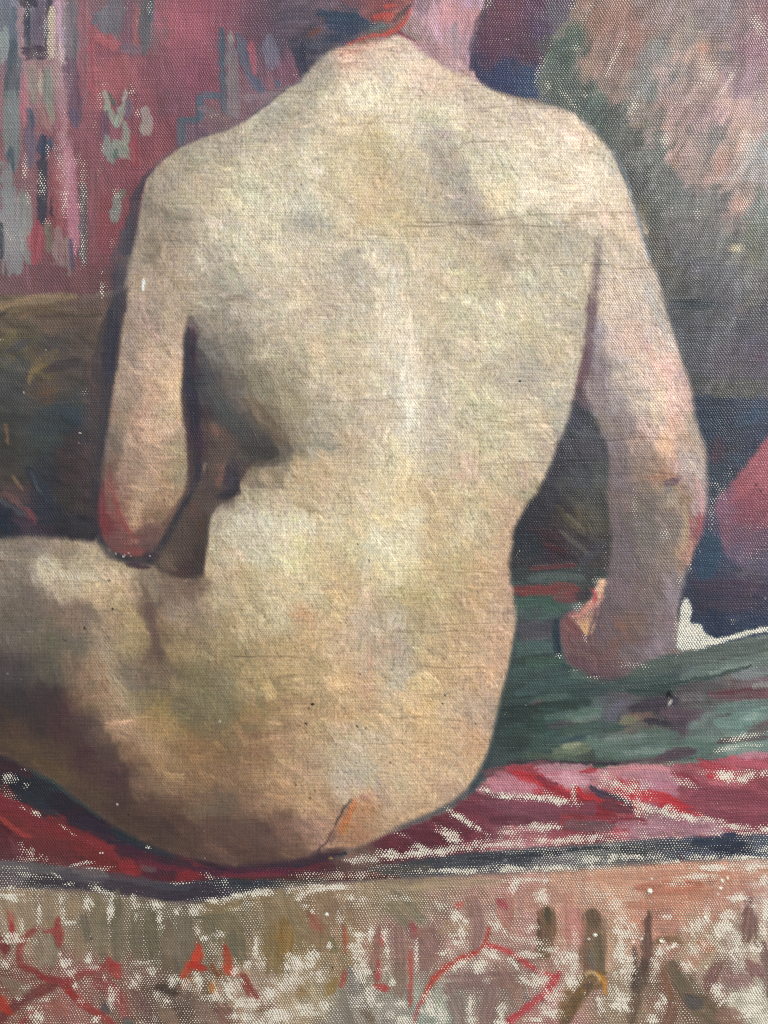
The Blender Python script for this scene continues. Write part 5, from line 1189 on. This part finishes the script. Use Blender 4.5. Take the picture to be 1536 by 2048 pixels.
# ================================================================== MATERIAL (procedural weave, fed by the paint's own attributes)
def paint_material(name, linen=False):
    m = bpy.data.materials.new(name); m.use_nodes = True; nt = m.node_tree; N = nt.nodes; L = nt.links
    for n in list(N): N.remove(n)
    def nd(t, **k):
        n = N.new(t)
        for a, b in k.items(): setattr(n, a, b)
        return n
    def inp(n, i, v):
        if hasattr(v, 'is_output') or isinstance(v, bpy.types.NodeSocket): L.new(v, n.inputs[i])
        else: n.inputs[i].default_value = v
    def mth(op, a, b=0, c=None, clamp=False):
        n = nd('ShaderNodeMath', operation=op, use_clamp=clamp); inp(n, 0, a); inp(n, 1, b)
        if c is not None: inp(n, 2, c)
        return n.outputs[0]
    tc = nd('ShaderNodeTexCoord'); sep = nd('ShaderNodeSeparateXYZ'); L.new(tc.outputs['Object'], sep.inputs[0])
    # threads wander a little
    nz = nd('ShaderNodeTexNoise'); nz.inputs['Scale'].default_value = 90; nz.inputs['Detail'].default_value = 2; L.new(tc.outputs['Object'], nz.inputs['Vector'])
    sn = nd('ShaderNodeSeparateColor'); L.new(nz.outputs['Color'], sn.inputs[0])
    # long level threads, each a little thicker or thinner than the next
    mp = nd('ShaderNodeMapping'); mp.inputs['Scale'].default_value = (.07, 1, 1); L.new(tc.outputs['Object'], mp.inputs['Vector'])
    nt_ = nd('ShaderNodeTexNoise'); nt_.inputs['Scale'].default_value = 1/(4.6*PX); nt_.inputs['Detail'].default_value = 1; L.new(mp.outputs[0], nt_.inputs['Vector'])
    thr = mth('MULTIPLY_ADD', nt_.outputs[0], 2.0, -1.0)
    mpv = nd('ShaderNodeMapping'); mpv.inputs['Scale'].default_value = (1, 1, .09); L.new(tc.outputs['Object'], mpv.inputs['Vector'])
    nv_ = nd('ShaderNodeTexNoise'); nv_.inputs['Scale'].default_value = 1/(4.6*PX); nv_.inputs['Detail'].default_value = 1; L.new(mpv.outputs[0], nv_.inputs['Vector'])
    thv = mth('MULTIPLY_ADD', nv_.outputs[0], 2.0, -1.0)
    # fine brush hair marks
    mp2 = nd('ShaderNodeMapping'); mp2.inputs['Rotation'].default_value = (0, math.radians(57), 0); L.new(tc.outputs['Object'], mp2.inputs['Vector'])
    mp3 = nd('ShaderNodeMapping'); mp3.inputs['Scale'].default_value = (.3, 1, 1); L.new(mp2.outputs[0], mp3.inputs['Vector'])
    nh = nd('ShaderNodeTexNoise'); nh.inputs['Scale'].default_value = 1/(2.3*PX); nh.inputs['Detail'].default_value = 2; nh.inputs['Distortion'].default_value = .2; L.new(mp3.outputs[0], nh.inputs['Vector'])
    hair = mth('MULTIPLY_ADD', nh.outputs[0], 2.4, -1.2)
    wx = mth('MULTIPLY', mth('SUBTRACT', sn.outputs[0], .5), 16*PX); wy = mth('MULTIPLY', mth('SUBTRACT', sn.outputs[1], .5), 14*PX)
    x = mth('ADD', sep.outputs[0], wx); z = mth('ADD', sep.outputs[2], wy)
    ax = mth('MULTIPLY', x, 2*math.pi/(5.4*PX)); az = mth('MULTIPLY', z, 2*math.pi/(8.4*PX))
    d1 = mth('COSINE', mth('ADD', ax, az)); d2 = mth('COSINE', mth('SUBTRACT', ax, az))
    row = mth('COSINE', mth('MULTIPLY', az, 2.0))
    n2 = nd('ShaderNodeTexNoise'); n2.inputs['Scale'].default_value = 26; n2.inputs['Detail'].default_value = 1; L.new(tc.outputs['Object'], n2.inputs['Vector'])
    k = mth('MULTIPLY_ADD', n2.outputs[0], 1.6, -.3, clamp=True)
    wv = mth('ADD', mth('MULTIPLY', d1, mth('MULTIPLY_ADD', k, -.5, .75)), mth('MULTIPLY', d2, mth('MULTIPLY_ADD', k, .5, .25)))   # -1..1
    wv = mth('ADD', wv, mth('MULTIPLY', row, .22))
    n3 = nd('ShaderNodeTexNoise'); n3.inputs['Scale'].default_value = 1/(3.4*PX); n3.inputs['Detail'].default_value = 2; L.new(tc.outputs['Object'], n3.inputs['Vector'])
    ng = mth('MULTIPLY_ADD', n3.outputs[0], 2.0, -1.0)
    hgt = mth('ADD', mth('ADD', mth('MULTIPLY', wv, .76), mth('MULTIPLY', ng, .62)), mth('MULTIPLY', thr, .35))       # thread tops
    bs = nd('ShaderNodeBsdfPrincipled')
    linen_c = nd('ShaderNodeRGB'); linen_c.outputs[0].default_value = (.78, .725, .60, 1)
    if linen:
        L.new(linen_c.outputs[0], bs.inputs['Base Color']); amp = .9
        L.new(mth('MULTIPLY_ADD', ng, .05, .8), bs.inputs['Roughness'])
    else:
        ac = nd('ShaderNodeAttribute', attribute_name='paint'); ad = nd('ShaderNodeAttribute', attribute_name='bare'); at = nd('ShaderNodeAttribute', attribute_name='body')
        # bare share -> threshold on the thread height
        th = mth('MULTIPLY_ADD', ad.outputs['Fac'], -2.15, 1.42)
        bare_m = nd('ShaderNodeMapRange', interpolation_type='SMOOTHSTEP'); L.new(mth('SUBTRACT', hgt, th), bare_m.inputs[0])
        bare_m.inputs[1].default_value = -.26; bare_m.inputs[2].default_value = .26
        mixc = nd('ShaderNodeMix', data_type='RGBA'); L.new(bare_m.outputs[0], mixc.inputs[0])
        # occlusion-like shade put into the paint colour in the weave hollows
        hollow_ao = mth('MULTIPLY', mth('SUBTRACT', 1.0, at.outputs['Fac']), mth('MULTIPLY', hgt, .11))
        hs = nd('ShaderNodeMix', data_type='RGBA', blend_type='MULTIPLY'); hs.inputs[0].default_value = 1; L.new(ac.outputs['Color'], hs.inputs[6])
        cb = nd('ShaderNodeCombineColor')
        v = mth('ADD', mth('ADD', hollow_ao, 1.0), mth('MULTIPLY', mth('MULTIPLY', hair, at.outputs['Fac']), .30))
        v = mth('ADD', v, mth('MULTIPLY', thr, .07))
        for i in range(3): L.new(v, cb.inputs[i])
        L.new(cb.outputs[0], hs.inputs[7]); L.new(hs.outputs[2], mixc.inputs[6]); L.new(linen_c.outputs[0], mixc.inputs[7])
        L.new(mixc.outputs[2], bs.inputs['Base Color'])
        L.new(mth('MULTIPLY_ADD', bare_m.outputs[0], .2, mth('MULTIPLY_ADD', ng, .10, .44)), bs.inputs['Roughness'])
        amp = mth('MULTIPLY_ADD', at.outputs['Fac'], -.85, .95, clamp=True)
    bs.inputs['Specular IOR Level'].default_value = .42
    bmp = nd('ShaderNodeBump'); bmp.inputs['Strength'].default_value = 1.0; bmp.inputs['Distance'].default_value = 1.0
    body = at.outputs['Fac'] if not linen else 0.0
    hh = mth('ADD', mth('MULTIPLY', mth('MULTIPLY', wv, .42), amp), mth('MULTIPLY', ng, .38) if linen else mth('MULTIPLY', ng, mth('MULTIPLY_ADD', body, -.24, .36)))
    hh = mth('ADD', hh, mth('MULTIPLY', thr, .46)); hh = mth('ADD', hh, mth('MULTIPLY', mth('MULTIPLY', hair, body), .30))
    hh = mth('ADD', hh, mth('MULTIPLY', thv, .30)); hh = mth('MULTIPLY', hh, BUMP*PX)
    L.new(hh, bmp.inputs['Height']); L.new(bmp.outputs[0], bs.inputs['Normal'])
    out = nd('ShaderNodeOutputMaterial'); L.new(bs.outputs[0], out.inputs[0])
    return m
BUMP = 1.0
MAT = paint_material('oil_paint_on_linen'); LIN = paint_material('primed_linen', True)
# ================================================================== OBJECTS
root = bpy.data.objects.new('oil_painting', None); sc.collection.objects.link(root)
root.location = (0, 0, BASE_Z)
root['label'] = 'worn oil painting of a seated nude seen from behind on coarse linen'; root['category'] = 'painting'
vx = (X-FW/2)*PX; vz = (FH-Y)*PX; vy = -(Z*0.55+.9)*PX
VERT = np.stack([vx, vy, vz], -1).reshape(-1, 3).astype(np.float32)
COLR = np.concatenate([lin, np.ones((H, W, 1), np.float32)], -1).reshape(-1, 4)
DF = D.reshape(-1).astype(np.float32); TF = np.clip(T, 0, 1).reshape(-1).astype(np.float32)
idx = np.arange(H*W, dtype=np.int32).reshape(H, W)
QUAD = np.stack([idx[:-1, :-1], idx[1:, :-1], idx[1:, 1:], idx[:-1, 1:]], -1).reshape(-1, 4)
def piece(name, mask, parent, label=None):
    q = QUAD[mask]
    if len(q) == 0: return None
    u, inv = np.unique(q, return_inverse=True); nf = len(q)
    me = bpy.data.meshes.new(name)
    me.vertices.add(len(u)); me.vertices.foreach_set('co', VERT[u].ravel())
    me.loops.add(nf*4); me.loops.foreach_set('vertex_index', inv.astype(np.int32).ravel())
    me.polygons.add(nf); me.polygons.foreach_set('loop_start', np.arange(0, nf*4, 4, dtype=np.int32)); me.polygons.foreach_set('loop_total', np.full(nf, 4, np.int32))
    a = me.attributes.new('paint', 'FLOAT_COLOR', 'POINT'); a.data.foreach_set('color', COLR[u].ravel())
    a = me.attributes.new('bare', 'FLOAT', 'POINT'); a.data.foreach_set('value', DF[u])
    a = me.attributes.new('body', 'FLOAT', 'POINT'); a.data.foreach_set('value', TF[u])
    me.update(calc_edges=True); me.polygons.foreach_set('use_smooth', np.ones(nf, bool)); me.materials.append(MAT)
    o = bpy.data.objects.new(name, me); sc.collection.objects.link(o); o.parent = parent
    if label: o['label'] = label
    return o
Rf = R[:-1, :-1].ravel().copy(); Sf = S[:-1, :-1].ravel().copy()
# strokes that stay too small to pick apart belong to their region
cnt = np.bincount(Sf, minlength=len(STR)); small = cnt < 40
Sf[small[Sf]] = 0
bpos = np.array(Rf)
LAB = {'bare_canvas': 'bare white primed linen showing beside the hand', 'painted_wall_hanging': 'rose red wall hanging with grey green dabs, upper left',
 'painted_dark_bank': 'dark olive and blue ground left of the arm', 'painted_purple_ground': 'dark purple ground beside the neck',
 'painted_mottled_cloth': 'mottled grey and mauve cloth, upper right', 'painted_navy_shadow': 'navy shadow right of the elbow', 'painted_pink_cushion': 'pink cushion at the right edge',
 'painted_dark_gap': 'dark gap between waist and right arm', 'painted_green_cloth': 'green cloth under the resting hand', 'painted_red_cloth': 'red and pink cloth with bare canvas flecks',
 'painted_shaded_red_cloth': 'shaded deep red cloth under the hip', 'painted_bed_edge': 'dark grey edge line of the bed', 'painted_rug': 'patterned beige rug with red lines and brown dabs',
 'painted_person': 'pale bare back and hips, seated', 'painted_hair': 'dark reddish hair knot', 'painted_neck': 'pink shaded neck'}
objs = {}
def whole(rn, parent, mask, name=None, label=None):
    o = piece(name or rn, mask, parent, label or LAB.get(rn)); objs[rn] = o
    if rn == 'bare_canvas': o['kind'] = 'stuff'
    return o
order = [r for r in REG if r not in ('painted_arm', 'painted_hair', 'painted_neck')]
for rn in order:
    whole(rn, root, (Rf == reg(rn)) & (Sf == 0))
person = objs['painted_person']
whole('painted_hair', person, (Rf == reg('painted_hair')) & (Sf == 0)); whole('painted_neck', person, (Rf == reg('painted_neck')) & (Sf == 0))
cx = (X[:-1, :-1].ravel())
am = (Rf == reg('painted_arm')) & (Sf == 0)
piece('painted_arm', am & (cx < 700), person, 'left arm bent at the elbow'); piece('painted_arm', am & (cx >= 700), person, 'right arm leaning on the green cloth')
o_s = np.argsort(Sf, kind='stable'); srt = Sf[o_s]; st_ = np.searchsorted(srt, np.arange(len(STR)+1))
kept = sorted([i for i in range(1, len(STR)) if st_[i+1]-st_[i] > 0], key=lambda i: st_[i]-st_[i+1])
byreg = {}
for i in kept: byreg.setdefault(STR[i], []).append(i)
for rn, L_ in byreg.items():
    rname = REG[rn]; par = objs.get(rname)
    if rname in ('painted_hair', 'painted_neck'): par = person        # never a fourth level
    for i in L_:
        piece('brush_stroke', o_s[st_[i]:st_[i+1]], par)
# the linen sheet itself, with its own thickness
x0, x1 = float(vx.min()), float(vx.max()); z0, z1 = float(vz.min()), float(vz.max())
t = .0012
v = [(x0, 0, z0), (x1, 0, z0), (x1, 0, z1), (x0, 0, z1), (x0, t, z0), (x1, t, z0), (x1, t, z1), (x0, t, z1)]
f = [(0, 1, 2, 3), (5, 4, 7, 6), (4, 0, 3, 7), (1, 5, 6, 2), (3, 2, 6, 7), (4, 5, 1, 0)]
me = bpy.data.meshes.new('linen_sheet'); me.from_pydata(v, [], f); me.materials.append(LIN)
o = bpy.data.objects.new('linen_sheet', me); sc.collection.objects.link(o); o.parent = root
